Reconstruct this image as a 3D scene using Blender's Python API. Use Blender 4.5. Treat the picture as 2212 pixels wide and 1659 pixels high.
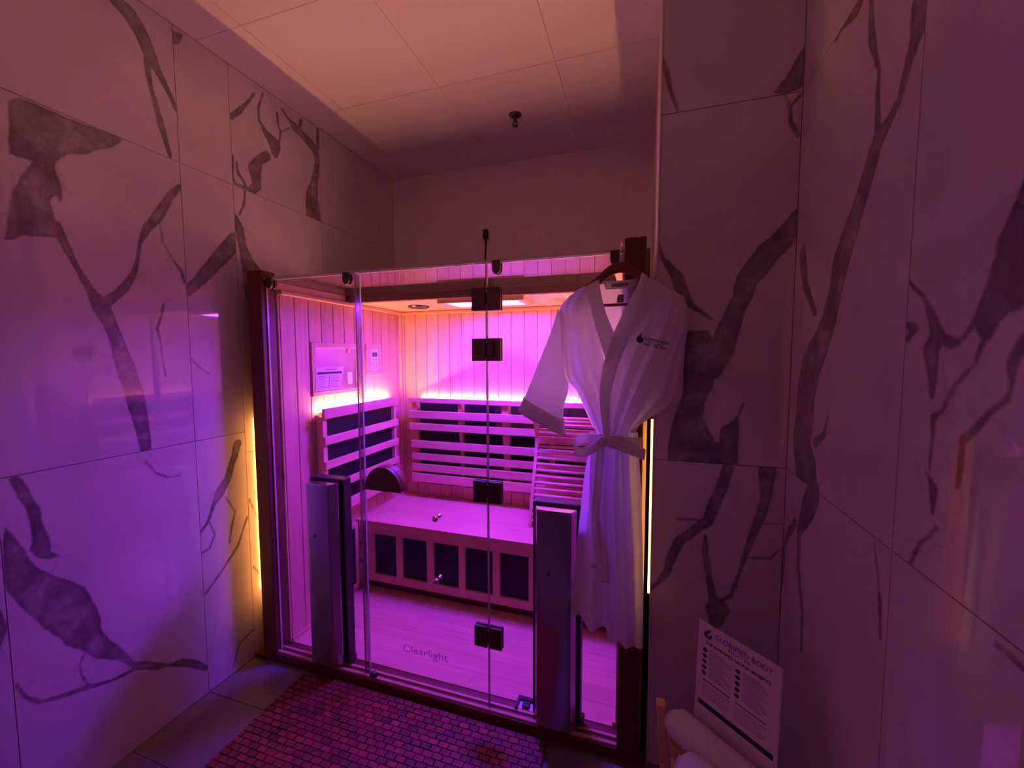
import bpy, bmesh, math, random
import numpy as np
from mathutils import Matrix, Vector

for o in list(bpy.data.objects):
    bpy.data.objects.remove(o, do_unlink=True)
SC = bpy.context.scene
COL = SC.collection
random.seed(7)

# ------------------------------------------------------------------ camera
YAW, PITCH, ROLL = 0.3085, 0.0680, -0.0022
_f = Vector((-math.sin(YAW) * math.cos(PITCH), math.cos(YAW) * math.cos(PITCH), -math.sin(PITCH)))
_r = Vector((math.cos(YAW), math.sin(YAW), 0))
_u = _r.cross(_f)
_r2 = math.cos(ROLL) * _r + math.sin(ROLL) * _u
_u2 = -math.sin(ROLL) * _r + math.cos(ROLL) * _u
cam = bpy.data.cameras.new('camera')
cam.sensor_fit = 'HORIZONTAL'
cam.sensor_width = 36.0
cam.lens = 878.37 / 2212 * 36.0
cam.clip_start = 0.02
cam_ob = bpy.data.objects.new('camera', cam)
COL.objects.link(cam_ob)
_m = Matrix.Identity(4)
for i, v in enumerate((_r2, _u2, -_f)):
    for k in range(3):
        _m[k][i] = v[k]
_m.translation = Vector((1.8092, -1.5297, 1.5387))
cam_ob.matrix_world = _m
SC.camera = cam_ob

# ------------------------------------------------------------------ world, light levels, exposure
world = bpy.data.worlds.new('world')
SC.world = world
world.use_nodes = True
world.node_tree.nodes['Background'].inputs[0].default_value = (0.02, 0.012, 0.014, 1)
world.node_tree.nodes['Background'].inputs[1].default_value = 0.2

WARM = (1.0, 0.40, 0.11)
VIOLET = (0.20, 0.016, 1.0)
LED_SIDE = 620.0         # light strips behind the side backrests
LED_WARM = 80.0          # light strips behind the backrests
LED_ROPE = 9.0          # rope lights beside the cabin posts
LED_ROPE_LEFT = 42.0     # the one by the left wall
LED_VIOLET = 245.0        # colour panel in the cabin ceiling
FILL_LIGHT = 1.95          # dim rose fill light added behind the camera
SC.view_settings.view_transform = 'Standard'
SC.view_settings.look = 'None'
SC.view_settings.exposure = -0.05
SC.view_settings.gamma = 1.0
SC.view_settings.use_curve_mapping = False
SC.cycles.use_denoising = True
SC.cycles.max_bounces = 10
SC.cycles.diffuse_bounces = 6
SC.cycles.glossy_bounces = 4
SC.cycles.transparent_max_bounces = 16
SC.cycles.sample_clamp_indirect = 6.0
SC.cycles.caustics_reflective = False
SC.cycles.caustics_refractive = False

lamp = bpy.data.lights.new('fill_light', 'AREA')  # unseen area light, added as fill for the robe and walls
lamp.shape = 'RECTANGLE'
lamp.size = 1.3
lamp.size_y = 2.2
lamp.energy = FILL_LIGHT
lamp.color = (1.0, 0.20, 0.22)
lamp.spread = math.radians(120)
lamp_ob = bpy.data.objects.new('fill_light', lamp)
COL.objects.link(lamp_ob)
lamp_ob.location = (0.75, -3.15, 1.7)
lamp_ob.rotation_euler = (math.radians(90), 0, 0)

# marble veins in wall coordinates: (wall, a point inside the tile, [(along, up, width), ...]) in metres
VEIN_LINES = [
 ('L',(-0.5,2.6),[(-0.457,2.85,0.054),(-0.416,2.834,0.061),(-0.379,2.785,0.06),(-0.359,2.736,0.056),(-0.347,2.712,0.047)]),
 ('L',(-0.5,2.6),[(-0.362,2.711,0.026),(-0.366,2.679,0.024),(-0.359,2.605,0.019),(-0.342,2.536,0.023),(-0.325,2.459,0.026),(-0.301,2.361,0.015)]),
 ('L',(-0.5,2.6),[(-0.347,2.718,0.039),(-0.325,2.672,0.033),(-0.302,2.64,0.026),(-0.278,2.593,0.019),(-0.271,2.562,0.011)]),
 ('L',(-0.5,1.8),[(-0.67,1.978,0.033),(-0.644,1.908,0.024),(-0.618,1.84,0.018),(-0.591,1.776,0.028),(-0.565,1.725,0.054),(-0.548,1.685,0.048),(-0.531,1.631,0.042),(-0.518,1.576,0.05),(-0.506,1.519,0.06),(-0.489,1.442,0.061),(-0.48,1.402,0.064),(-0.465,1.297,0.054),(-0.452,1.178,0.041)]),
 ('L',(-0.5,1.8),[(-0.545,1.741,0.037),(-0.517,1.768,0.032),(-0.486,1.804,0.033),(-0.456,1.86,0.02),(-0.439,1.921,0.012),(-0.43,1.98,0.015),(-0.401,2.046,0.031),(-0.362,2.103,0.04),(-0.314,2.197,0.032),(-0.272,2.254,0.021)]),
 ('L',(-0.5,1.8),[(-0.355,2.085,0.008),(-0.349,2.008,0.008),(-0.321,1.953,0.006),(-0.285,1.906,0.012),(-0.274,1.859,0.012)]),
 ('L',(-0.5,1.8),[(-0.357,1.765,0.005),(-0.369,1.709,0.008),(-0.387,1.653,0.012),(-0.378,1.6,0.008),(-0.375,1.532,0.006),(-0.367,1.461,0.006)]),
 ('L',(-0.15,1.8),[(-0.267,1.817,0.038),(-0.204,1.885,0.05),(-0.124,1.983,0.067),(-0.034,2.091,0.079)]),
 ('L',(-0.15,1.8),[(-0.262,1.531,0.006),(-0.232,1.494,0.006),(-0.189,1.461,0.006)]),
 ('L',(0.25,1.8),[(-0.028,2.209,0.032),(-0.009,2.161,0.048),(0.004,2.083,0.043),(0.027,2.008,0.071),(0.05,1.958,0.108),(0.044,1.842,0.078)]),
 ('L',(0.25,1.8),[(0.03,2.352,0.013),(0.022,2.287,0.012),(-0.005,2.227,0.011)]),
 ('L',(0.25,2.6),[(0.105,2.853,0.012),(0.069,2.791,0.015),(0.02,2.722,0.024),(-0.027,2.669,0.023)]),
 ('L',(0.25,2.6),[(0.156,2.883,0.009),(0.125,2.794,0.012),(0.127,2.734,0.016),(0.163,2.691,0.034),(0.214,2.658,0.077),(0.212,2.612,0.045)]),
 ('L',(0.25,2.6),[(0.165,2.579,0.047),(0.117,2.533,0.045),(0.089,2.477,0.072),(0.098,2.402,0.049),(0.068,2.366,0.039)]),
 ('L',(0.25,2.6),[(-0.007,2.467,0.013),(-0.003,2.422,0.014),(0.022,2.397,0.018),(0.04,2.367,0.016),(-0.01,2.365,0.016)]),
 ('L',(0.25,2.6),[(-0.027,2.492,0.013),(-0.03,2.398,0.013),(-0.018,2.357,0.013)]),
 ('L',(0.25,2.6),[(0.271,2.867,0.016),(0.317,2.835,0.019),(0.351,2.818,0.054),(0.396,2.808,0.047),(0.469,2.78,0.059),(0.504,2.754,0.043),(0.512,2.694,0.033),(0.488,2.574,0.053),(0.463,2.485,0.089),(0.467,2.428,0.109),(0.471,2.363,0.116)]),
 ('L',(0.25,2.6),[(0.399,2.878,0.021),(0.387,2.837,0.02)]),
 ('L',(0.25,2.6),[(0.532,2.89,0.033),(0.516,2.781,0.024)]),
 ('L',(0.25,2.6),[(0.237,2.83,0.014),(0.242,2.769,0.014),(0.256,2.743,0.013),(0.237,2.65,0.011),(0.211,2.6,0.01)]),
 ('L',(0.25,2.6),[(0.256,2.743,0.008),(0.315,2.792,0.009)]),
 ('L',(-0.5,0.5),[(-0.828,1.227,0.007),(-0.808,1.219,0.009),(-0.803,1.187,0.009)]),
 ('L',(-0.5,0.5),[(-0.845,0.504,0.007),(-0.826,0.447,0.009),(-0.798,0.407,0.012),(-0.751,0.384,0.014),(-0.684,0.362,0.017),(-0.613,0.331,0.014),(-0.538,0.319,0.015)]),
 ('L',(-0.5,0.5),[(-0.677,0.486,0.007),(-0.695,0.456,0.006),(-0.688,0.406,0.004),(-0.674,0.365,0.004)]),
 ('L',(-0.5,0.5),[(-0.455,1.125,0.004),(-0.422,1.067,0.006),(-0.381,1.04,0.006),(-0.335,1.034,0.006)]),
 ('L',(-0.15,0.5),[(-0.071,1.118,0.039),(-0.096,1.044,0.035),(-0.131,0.958,0.036),(-0.171,0.904,0.05),(-0.202,0.858,0.018),(-0.231,0.786,0.014),(-0.267,0.754,0.012)]),
 ('L',(-0.15,0.5),[(-0.223,0.783,0.008),(-0.203,0.718,0.009),(-0.229,0.663,0.01),(-0.264,0.66,0.009)]),
 ('L',(-0.15,0.5),[(-0.144,0.875,0.008),(-0.1,0.791,0.009),(-0.123,0.713,0.011),(-0.135,0.65,0.01)]),
 ('L',(-0.15,0.5),[(-0.039,0.738,0.012),(-0.097,0.612,0.013),(-0.17,0.539,0.011),(-0.258,0.464,0.008)]),
 ('L',(-0.15,0.5),[(-0.035,0.146,0.01),(-0.112,0.126,0.009),(-0.148,0.03,0.009)]),
 ('L',(0.25,0.5),[(-0.005,1.168,0.034),(0.027,1.076,0.034)]),
 ('L',(0.25,0.5),[(-0.025,0.825,0.009),(0.058,0.616,0.01)]),
 ('L',(0.25,0.5),[(0.008,0.858,0.01),(0.059,0.693,0.01)]),
 ('L',(0.25,0.5),[(-0.019,0.471,0.011),(0.013,0.42,0.009),(0.052,0.387,0.011)]),
 ('A',(2.05,2.6),[(1.855,2.542,0.009),(1.869,2.502,0.019),(1.887,2.424,0.013),(1.908,2.364,0.009)]),
 ('A',(2.05,1.8),[(2.219,2.354,0.008),(2.238,2.316,0.011),(2.24,2.27,0.012),(2.262,2.227,0.015)]),
 ('A',(2.05,1.8),[(2.238,2.316,0.012),(2.264,2.346,0.012)]),
 ('A',(2.05,1.8),[(1.856,1.937,0.006),(1.871,1.879,0.014),(1.918,1.816,0.038),(1.938,1.755,0.043),(1.969,1.71,0.02),(2.032,1.664,0.008)]),
 ('A',(2.05,1.8),[(2.271,1.991,0.025),(2.254,1.949,0.05),(2.23,1.907,0.067),(2.191,1.87,0.073),(2.159,1.82,0.076),(2.134,1.791,0.067),(2.122,1.734,0.06),(2.103,1.686,0.057),(2.083,1.624,0.072),(2.064,1.554,0.078),(2.041,1.489,0.059)]),
 ('A',(2.05,0.5),[(2.097,1.154,0.036),(2.08,1.087,0.04),(2.057,1.019,0.041),(2.04,0.963,0.038),(1.992,0.918,0.034),(1.947,0.873,0.036),(1.924,0.813,0.033),(1.91,0.752,0.027),(1.873,0.7,0.015),(1.852,0.679,0.01),(1.849,0.602,0.006)]),
 ('A',(2.05,0.5),[(2.033,0.907,0.012),(2.035,0.84,0.024),(2.05,0.76,0.021),(2.063,0.687,0.028),(2.079,0.646,0.076),(2.075,0.6,0.047)]),
 ('A',(2.05,0.5),[(2.216,1.153,0.054),(2.215,1.069,0.035),(2.2,0.994,0.03),(2.179,0.927,0.027),(2.159,0.849,0.017),(2.141,0.78,0.011),(2.121,0.705,0.015),(2.092,0.683,0.016)]),
 ('A',(2.05,0.5),[(2.214,0.975,0.006),(2.263,0.978,0.006)]),
 ('A',(2.05,0.5),[(2.163,0.849,0.009),(2.236,0.857,0.007),(2.262,0.896,0.007)]),
 ('A',(2.05,0.5),[(1.941,0.957,0.007),(2.015,0.963,0.006)]),
 ('B',(-0.3,1.8),[(-0.575,2.171,0.05),(-0.575,2.119,0.046),(-0.552,2.08,0.029),(-0.529,2.027,0.022),(-0.49,2.001,0.032),(-0.458,1.986,0.051),(-0.432,1.941,0.056),(-0.399,1.887,0.059),(-0.355,1.824,0.078),(-0.315,1.764,0.088),(-0.296,1.706,0.074),(-0.268,1.63,0.083),(-0.226,1.575,0.099),(-0.161,1.506,0.132),(-0.133,1.422,0.134),(-0.132,1.348,0.129),(-0.114,1.279,0.135),(-0.16,1.205,0.154),(-0.23,1.173,0.06)]),
 ('B',(-0.3,1.8),[(-0.398,2.31,0.021),(-0.407,2.229,0.029),(-0.448,2.132,0.013),(-0.447,2.086,0.018),(-0.455,2.012,0.025)]),
 ('B',(-0.3,1.8),[(-0.332,2.361,0.074),(-0.27,2.374,0.06),(-0.223,2.348,0.014)]),
 ('B',(-0.3,1.8),[(-0.059,1.846,0.055),(-0.093,1.747,0.036),(-0.175,1.659,0.024)]),
 ('B',(-0.3,1.8),[(-0.219,1.297,0.033),(-0.274,1.333,0.021),(-0.288,1.38,0.011)]),
 ('B',(-0.3,0.5),[(-0.217,1.147,0.09),(-0.187,1.099,0.083),(-0.135,1.018,0.038),(-0.138,0.903,0.024),(-0.186,0.791,0.02),(-0.192,0.681,0.017)]),
 ('B',(-0.3,0.5),[(-0.096,1.026,0.029),(-0.022,0.935,0.028),(0.002,0.762,0.021),(0.009,0.553,0.016)]),
 ('B',(-0.3,0.5),[(-0.535,1.155,0.005),(-0.553,1.098,0.007),(-0.567,1.042,0.014),(-0.574,0.981,0.006)]),
 ('B',(-0.9,1.8),[(-0.774,1.557,0.011),(-0.762,1.526,0.009),(-0.728,1.494,0.008),(-0.714,1.472,0.012),(-0.705,1.451,0.009),(-0.684,1.437,0.013),(-0.685,1.396,0.009),(-0.682,1.347,0.006)]),
 ('B',(-0.9,1.8),[(-0.59,1.677,0.007),(-0.614,1.657,0.009),(-0.641,1.639,0.01),(-0.664,1.602,0.021),(-0.679,1.571,0.033),(-0.666,1.545,0.04),(-0.674,1.509,0.025),(-0.677,1.473,0.016)]),
 ('B',(-0.9,1.8),[(-0.588,1.595,0.011),(-0.621,1.587,0.02),(-0.601,1.569,0.013)]),
 ('B',(-0.9,1.8),[(-0.679,1.571,0.019),(-0.711,1.559,0.019),(-0.728,1.559,0.012)]),
 ('B',(-0.9,1.8),[(-0.851,1.566,0.016),(-0.84,1.555,0.018),(-0.825,1.527,0.02),(-0.827,1.503,0.01),(-0.822,1.48,0.005),(-0.797,1.46,0.01),(-0.779,1.439,0.014),(-0.749,1.409,0.015),(-0.75,1.378,0.013),(-0.747,1.338,0.009)]),
 ('B',(-0.9,1.8),[(-0.674,1.343,0.006),(-0.696,1.32,0.021),(-0.697,1.278,0.009)]),
 ('B',(-0.9,1.8),[(-0.71,1.26,0.005),(-0.671,1.217,0.008),(-0.646,1.162,0.011)]),
 ('B',(-0.9,0.5),[(-0.838,1.152,0.007),(-0.862,1.151,0.01),(-0.89,1.146,0.008)]),
]
VEIN_PATCHES = [
 ('L',(-0.15,2.6),[(-0.272,2.879),(-0.225,2.895),(-0.24,2.847),(-0.269,2.823)]),
 ('L',(-0.5,1.8),[(-0.755,2.329),(-0.729,2.352),(-0.656,2.351),(-0.568,2.352),(-0.458,2.36),(-0.475,2.333),(-0.503,2.303),(-0.544,2.276),(-0.579,2.246),(-0.621,2.228),(-0.643,2.204),(-0.656,2.179),(-0.656,2.151),(-0.644,2.111),(-0.645,2.071),(-0.656,2.056),(-0.663,2.077),(-0.678,2.049),(-0.668,1.995),(-0.651,1.938),(-0.631,1.892),(-0.612,1.825),(-0.62,1.814),(-0.625,1.84),(-0.644,1.894),(-0.663,1.935),(-0.693,1.933),(-0.725,1.924),(-0.744,1.927),(-0.768,1.903),(-0.786,1.9),(-0.779,1.954),(-0.763,2.057),(-0.751,2.081),(-0.714,2.164),(-0.763,2.163)]),
 ('L',(-0.5,0.5),[(-0.825,1.168),(-0.8,1.166),(-0.791,1.144),(-0.773,1.087),(-0.758,1.046),(-0.756,0.996),(-0.743,0.935),(-0.741,0.891),(-0.719,0.866),(-0.751,0.868),(-0.775,0.884),(-0.791,0.918),(-0.785,0.941),(-0.783,1.007),(-0.791,1.054),(-0.807,1.099)]),
 ('L',(-0.5,0.5),[(-0.84,1.022),(-0.825,0.985),(-0.799,0.922),(-0.792,0.892),(-0.772,0.848),(-0.736,0.802),(-0.694,0.761),(-0.664,0.724),(-0.653,0.684),(-0.637,0.631),(-0.627,0.586),(-0.629,0.55),(-0.604,0.487),(-0.571,0.424),(-0.536,0.35),(-0.472,0.302),(-0.415,0.251),(-0.37,0.24),(-0.322,0.2),(-0.265,0.129),(-0.267,0.097),(-0.348,0.184),(-0.424,0.242),(-0.466,0.26),(-0.538,0.319),(-0.585,0.393),(-0.625,0.426),(-0.647,0.443),(-0.692,0.512),(-0.726,0.551),(-0.744,0.592),(-0.77,0.637),(-0.803,0.706),(-0.826,0.759),(-0.844,0.809),(-0.85,0.844),(-0.848,0.945)]),
 ('L',(-1,0.5),[(-0.863,0.762),(-0.849,0.696),(-0.87,0.64),(-0.895,0.692),(-0.891,0.762)]),
 ('A',(2.05,2.6),[(2.275,2.501),(2.243,2.449),(2.22,2.404),(2.187,2.365),(2.219,2.354),(2.27,2.367)]),
 ('A',(2.05,1.8),[(1.944,1.623),(2.023,1.628),(2.046,1.576),(2.05,1.497),(2.043,1.426),(2.024,1.397),(2.015,1.329),(2.032,1.29),(2.055,1.243),(2.067,1.239),(2.07,1.292),(2.096,1.309),(2.123,1.342),(2.134,1.384),(2.14,1.378),(2.126,1.334),(2.127,1.255),(2.127,1.171),(1.992,1.163),(1.902,1.164),(1.905,1.242),(1.92,1.317),(1.95,1.408)]),
 ('B',(-0.9,1.8),[(-0.831,1.783),(-0.785,1.692),(-0.786,1.676),(-0.778,1.65),(-0.764,1.62),(-0.75,1.59),(-0.728,1.559),(-0.738,1.559),(-0.757,1.578),(-0.774,1.557),(-0.787,1.561),(-0.798,1.58),(-0.814,1.593),(-0.847,1.603)]),
]
# bathrobe outlines (x, z) in metres: left edge, right edge, from top to bottom
SLEEVE_L = ([(1.518,1.711),(1.496,1.638),(1.467,1.563),(1.432,1.478),(1.402,1.403),(1.373,1.334)],
 [(1.547,1.67),(1.547,1.588),(1.548,1.504),(1.558,1.424),(1.539,1.339),(1.544,1.252)])
FRONT_L = ([(1.563,1.752),(1.53,1.712),(1.532,1.654),(1.537,1.555),(1.551,1.463),(1.589,1.418),(1.616,1.359),(1.646,1.293),(1.674,1.261)],
 [(1.628,1.787),(1.639,1.732),(1.653,1.667),(1.668,1.594),(1.684,1.521),(1.695,1.456),(1.704,1.4),(1.71,1.334),(1.714,1.26)])
BAND_L = ([(1.618,1.78),(1.635,1.724),(1.655,1.643),(1.678,1.57),(1.691,1.529),(1.697,1.489)],
 [(1.663,1.801),(1.671,1.751),(1.686,1.695),(1.704,1.647),(1.722,1.606),(1.738,1.569)])
FRONT_R = ([(1.825,1.795),(1.808,1.725),(1.776,1.648),(1.746,1.569),(1.72,1.489),(1.706,1.408),(1.697,1.334),(1.692,1.259)],
 [(1.915,1.744),(1.939,1.719),(1.932,1.629),(1.91,1.552),(1.872,1.475),(1.835,1.403),(1.797,1.333),(1.761,1.266)])
BAND_R = ([(1.806,1.817),(1.791,1.772),(1.757,1.703),(1.72,1.621),(1.697,1.554),(1.681,1.481),(1.674,1.407),(1.681,1.333),(1.692,1.259)],
 [(1.842,1.781),(1.832,1.739),(1.802,1.671),(1.765,1.593),(1.737,1.521),(1.718,1.449),(1.707,1.391),(1.707,1.326),(1.711,1.26)])
SLEEVE_R = ([(1.884,1.759),(1.902,1.706),(1.904,1.614),(1.888,1.537),(1.864,1.467),(1.829,1.395),(1.791,1.321),(1.758,1.266)],
 [(1.934,1.736),(1.955,1.691),(1.952,1.628),(1.947,1.568),(1.943,1.491),(1.94,1.422),(1.924,1.379),(1.811,1.308)])
SKIRT_L = ([(1.65,1.26),(1.631,1.18),(1.618,1.085),(1.608,0.98),(1.597,0.857),(1.588,0.741),(1.58,0.641),(1.575,0.579)],
 [(1.711,1.263),(1.709,1.185),(1.707,1.093),(1.705,0.992),(1.707,0.872),(1.708,0.76),(1.71,0.648),(1.711,0.539)])
SKIRT_R = ([(1.688,1.262),(1.686,1.184),(1.679,1.091),(1.677,0.988),(1.682,0.869),(1.692,0.758),(1.701,0.646),(1.708,0.527)],
 [(1.801,1.281),(1.807,1.193),(1.814,1.103),(1.818,1.005),(1.824,0.889),(1.827,0.78),(1.83,0.653),(1.831,0.516)])
BACK = ([(1.661,1.792),(1.576,1.751),(1.536,1.707),(1.547,1.588),(1.565,1.454),(1.606,1.388),(1.659,1.274),(1.639,1.18),(1.616,0.981),(1.593,0.715),(1.582,0.591)],
 [(1.804,1.808),(1.869,1.765),(1.927,1.723),(1.936,1.583),(1.919,1.46),(1.892,1.397),(1.798,1.281),(1.803,1.192),(1.815,1.004),(1.825,0.754),(1.827,0.532)])
TAIL_1 = ([(1.684,1.242),(1.678,1.158),(1.672,1.056),(1.666,0.953),(1.679,0.877),(1.677,0.842),(1.663,0.807)],
 [(1.684,1.242)])
TAIL_2 = ([(1.666,1.241),(1.659,1.156),(1.66,1.055),(1.671,0.971),(1.689,0.878),(1.701,0.82),(1.703,0.754)],
 [(1.666,1.241)])
LOOP_R = ([(1.689,1.256),(1.727,1.251),(1.766,1.244),(1.802,1.233),(1.818,1.214)],
 [(1.689,1.256)])

# ------------------------------------------------------------------ helpers
class MB:
    def __init__(s):
        s.v = []; s.f = []
    def box(s, x0, x1, y0, y1, z0, z1):
        n = len(s.v)
        s.v += [(x0,y0,z0),(x1,y0,z0),(x1,y1,z0),(x0,y1,z0),(x0,y0,z1),(x1,y0,z1),(x1,y1,z1),(x0,y1,z1)]
        s.f += [tuple(n+i for i in q) for q in ((0,3,2,1),(4,5,6,7),(0,1,5,4),(1,2,6,5),(2,3,7,6),(3,0,4,7))]
        return s
    def prism(s, poly, axis, a, b):
        """extrude a 2-D polygon (ccw in the other two axes) along axis from a to b"""
        n = len(s.v); k = len(poly)
        def P(p, t):
            return {'x': (t, p[0], p[1]), 'y': (p[0], t, p[1]), 'z': (p[0], p[1], t)}[axis]
        s.v += [P(p, a) for p in poly] + [P(p, b) for p in poly]
        s.f.append(tuple(n+i for i in range(k))[::-1]); s.f.append(tuple(n+k+i for i in range(k)))
        for i in range(k):
            j = (i+1) % k
            s.f.append((n+i, n+j, n+k+j, n+k+i))
        return s
    def cyl(s, p0, p1, r0, r1=None, seg=16, caps=True):
        r1 = r0 if r1 is None else r1
        p0 = Vector(p0); p1 = Vector(p1); d = (p1-p0).normalized()
        a = d.orthogonal().normalized(); b = d.cross(a); n = len(s.v)
        for p, r in ((p0, r0), (p1, r1)):
            for i in range(seg):
                t = 2*math.pi*i/seg
                s.v.append(tuple(p + r*(math.cos(t)*a + math.sin(t)*b)))
        for i in range(seg):
            j = (i+1) % seg
            s.f.append((n+i, n+j, n+seg+j, n+seg+i))
        if caps:
            s.f.append(tuple(n+i for i in range(seg))[::-1]); s.f.append(tuple(n+seg+i for i in range(seg)))
        return s
    def tube(s, pts, r, seg=8):
        pts = [Vector(p) for p in pts]; rings = []
        rr = r if hasattr(r, '__len__') else [r]*len(pts)
        prev = None
        for i, p in enumerate(pts):
            d = (pts[min(i+1, len(pts)-1)] - pts[max(i-1, 0)]).normalized()
            a = d.orthogonal().normalized() if prev is None else (prev - d*prev.dot(d)).normalized()
            prev = a; b = d.cross(a); n = len(s.v); rings.append(n)
            for k in range(seg):
                t = 2*math.pi*k/seg
                s.v.append(tuple(p + rr[i]*(math.cos(t)*a + math.sin(t)*b)))
        for n, m in zip(rings, rings[1:]):
            for k in range(seg):
                j = (k+1) % seg
                s.f.append((n+k, n+j, m+j, m+k))
        s.f.append(tuple(rings[0]+k for k in range(seg))[::-1]); s.f.append(tuple(rings[-1]+k for k in range(seg)))
        return s
    def lathe(s, prof, c, axis='z', seg=20):
        """prof: (radius, height) list revolved about an axis through c"""
        n = len(s.v); k = len(prof)
        for i in range(seg):
            t = 2*math.pi*i/seg; ca, sa = math.cos(t), math.sin(t)
            for r, h in prof:
                q = {'z': (r*ca, r*sa, h), 'y': (r*ca, h, r*sa), 'x': (h, r*ca, r*sa)}[axis]
                s.v.append((c[0]+q[0], c[1]+q[1], c[2]+q[2]))
        for i in range(seg):
            j = (i+1) % seg
            for m in range(k-1):
                s.f.append((n+i*k+m, n+j*k+m, n+j*k+m+1, n+i*k+m+1))
        return s
    def mesh(s, name, mat, smooth=False):
        me = bpy.data.meshes.new(name)
        me.from_pydata(s.v, [], s.f)
        me.materials.append(mat)
        bm = bmesh.new(); bm.from_mesh(me); bmesh.ops.recalc_face_normals(bm, faces=bm.faces); bm.to_mesh(me); bm.free()
        if smooth:
            me.polygons.foreach_set('use_smooth', [True]*len(me.polygons))
        me.update()
        return me
    def build(s, name, mat, parent=None, smooth=False, bevel=0, seg=2):
        return obj(name, s.mesh(name, mat, smooth), parent, bevel, seg)

def obj(name, me, parent=None, bevel=0, seg=2):
    o = bpy.data.objects.new(name, me); COL.objects.link(o)
    if parent is not None:
        o.parent = parent
        o.matrix_parent_inverse = Matrix.Translation(-world_loc(parent))
    if bevel:
        m = o.modifiers.new('bevel', 'BEVEL'); m.width = bevel; m.segments = seg; m.limit_method = 'ANGLE'
    return o

def world_loc(o):
    v = Vector(o.location)
    return v if o.parent is None else v

def empty(name, loc, label, cat, group=None):
    o = bpy.data.objects.new(name, None); COL.objects.link(o)
    o.location = loc; o.empty_display_size = 0.1
    return tag(o, label, cat, group)

def tag(o, label, cat, group=None):
    o['label'] = label; o['category'] = cat
    if group: o['group'] = group
    return o

def structure(o, label=None):
    o['kind'] = 'structure'
    if label: o['label'] = label
    return o

# ------------------------------------------------------------------ materials
def new_mat(name):
    m = bpy.data.materials.new(name); m.use_nodes = True
    nt = m.node_tree
    return m, nt, nt.nodes['Principled BSDF'], nt.nodes['Material Output']

def ramp(nt, fac, stops):
    r = nt.nodes.new('ShaderNodeValToRGB')
    while len(r.color_ramp.elements) < len(stops):
        r.color_ramp.elements.new(0.5)
    for e, (p, c) in zip(r.color_ramp.elements, stops):
        e.position = p; e.color = (*c, 1)
    nt.links.new(fac, r.inputs[0])
    return r.outputs[0]

def coords(nt, scale, use='Object', perobj=True):
    tc = nt.nodes.new('ShaderNodeTexCoord'); mp = nt.nodes.new('ShaderNodeMapping')
    mp.inputs['Scale'].default_value = scale
    nt.links.new(tc.outputs[use], mp.inputs['Vector'])
    if perobj:
        oi = nt.nodes.new('ShaderNodeObjectInfo'); mu = nt.nodes.new('ShaderNodeMath'); mu.operation = 'MULTIPLY'
        mu.inputs[1].default_value = 37.0
        nt.links.new(oi.outputs['Random'], mu.inputs[0])
        cb = nt.nodes.new('ShaderNodeCombineXYZ')
        for k in range(3): nt.links.new(mu.outputs[0], cb.inputs[k])
        nt.links.new(cb.outputs[0], mp.inputs['Location'])
    return mp.outputs[0]

def noise(nt, vec, scale, detail=4, rough=0.55):
    n = nt.nodes.new('ShaderNodeTexNoise')
    n.inputs['Scale'].default_value = scale; n.inputs['Detail'].default_value = detail; n.inputs['Roughness'].default_value = rough
    if vec is not None: nt.links.new(vec, n.inputs['Vector'])
    return n.outputs[0]

def bump(nt, bsdf, h, strength=0.2, dist=0.002):
    b = nt.nodes.new('ShaderNodeBump'); b.inputs['Strength'].default_value = strength; b.inputs['Distance'].default_value = dist
    nt.links.new(h, b.inputs['Height']); nt.links.new(b.outputs[0], bsdf.inputs['Normal'])

def wood(name, dark, light, axis='z', rough=0.5, vary=0.18):
    m, nt, b, _ = new_mat(name)
    sc = {'x': (0.6, 14, 14), 'y': (14, 0.6, 14), 'z': (14, 14, 0.6)}[axis]
    v = coords(nt, sc)
    n = noise(nt, v, 3.0, 6, 0.6)
    c = ramp(nt, n, [(0.3, dark), (0.7, light)])
    oi = nt.nodes.new('ShaderNodeObjectInfo')
    mr = nt.nodes.new('ShaderNodeMapRange'); mr.inputs['To Min'].default_value = 1-vary; mr.inputs['To Max'].default_value = 1+vary
    nt.links.new(oi.outputs['Random'], mr.inputs['Value'])
    hs = nt.nodes.new('ShaderNodeHueSaturation'); nt.links.new(mr.outputs[0], hs.inputs['Value']); nt.links.new(c, hs.inputs['Color'])
    nt.links.new(hs.outputs[0], b.inputs['Base Color'])
    b.inputs['Roughness'].default_value = rough
    bump(nt, b, n, 0.08, 0.001)
    return m

def plain(name, col, rough=0.5, metal=0.0, spec=0.5, nscale=0, namp=0.0, bumpd=0.0):
    m, nt, b, _ = new_mat(name)
    b.inputs['Roughness'].default_value = rough; b.inputs['Metallic'].default_value = metal
    b.inputs['Specular IOR Level'].default_value = spec
    if nscale:
        n = noise(nt, coords(nt, (1, 1, 1), perobj=False), nscale, 5)
        c = ramp(nt, n, [(0.25, tuple(x*(1-namp) for x in col)), (0.75, tuple(min(1, x*(1+namp)) for x in col))])
        nt.links.new(c, b.inputs['Base Color'])
        if bumpd: bump(nt, b, n, 0.4, bumpd)
    else:
        n = noise(nt, coords(nt, (1, 1, 1), perobj=False), 40, 2)
        c = ramp(nt, n, [(0.0, tuple(x*0.97 for x in col)), (1.0, col)])
        nt.links.new(c, b.inputs['Base Color'])
    return m

def emitter(name, col, strength):
    m = bpy.data.materials.new(name); m.use_nodes = True; nt = m.node_tree
    nt.nodes.remove(nt.nodes['Principled BSDF'])
    e = nt.nodes.new('ShaderNodeEmission'); e.inputs[0].default_value = (*col, 1); e.inputs[1].default_value = strength
    nt.links.new(e.outputs[0], nt.nodes['Material Output'].inputs[0])
    return m

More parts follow.
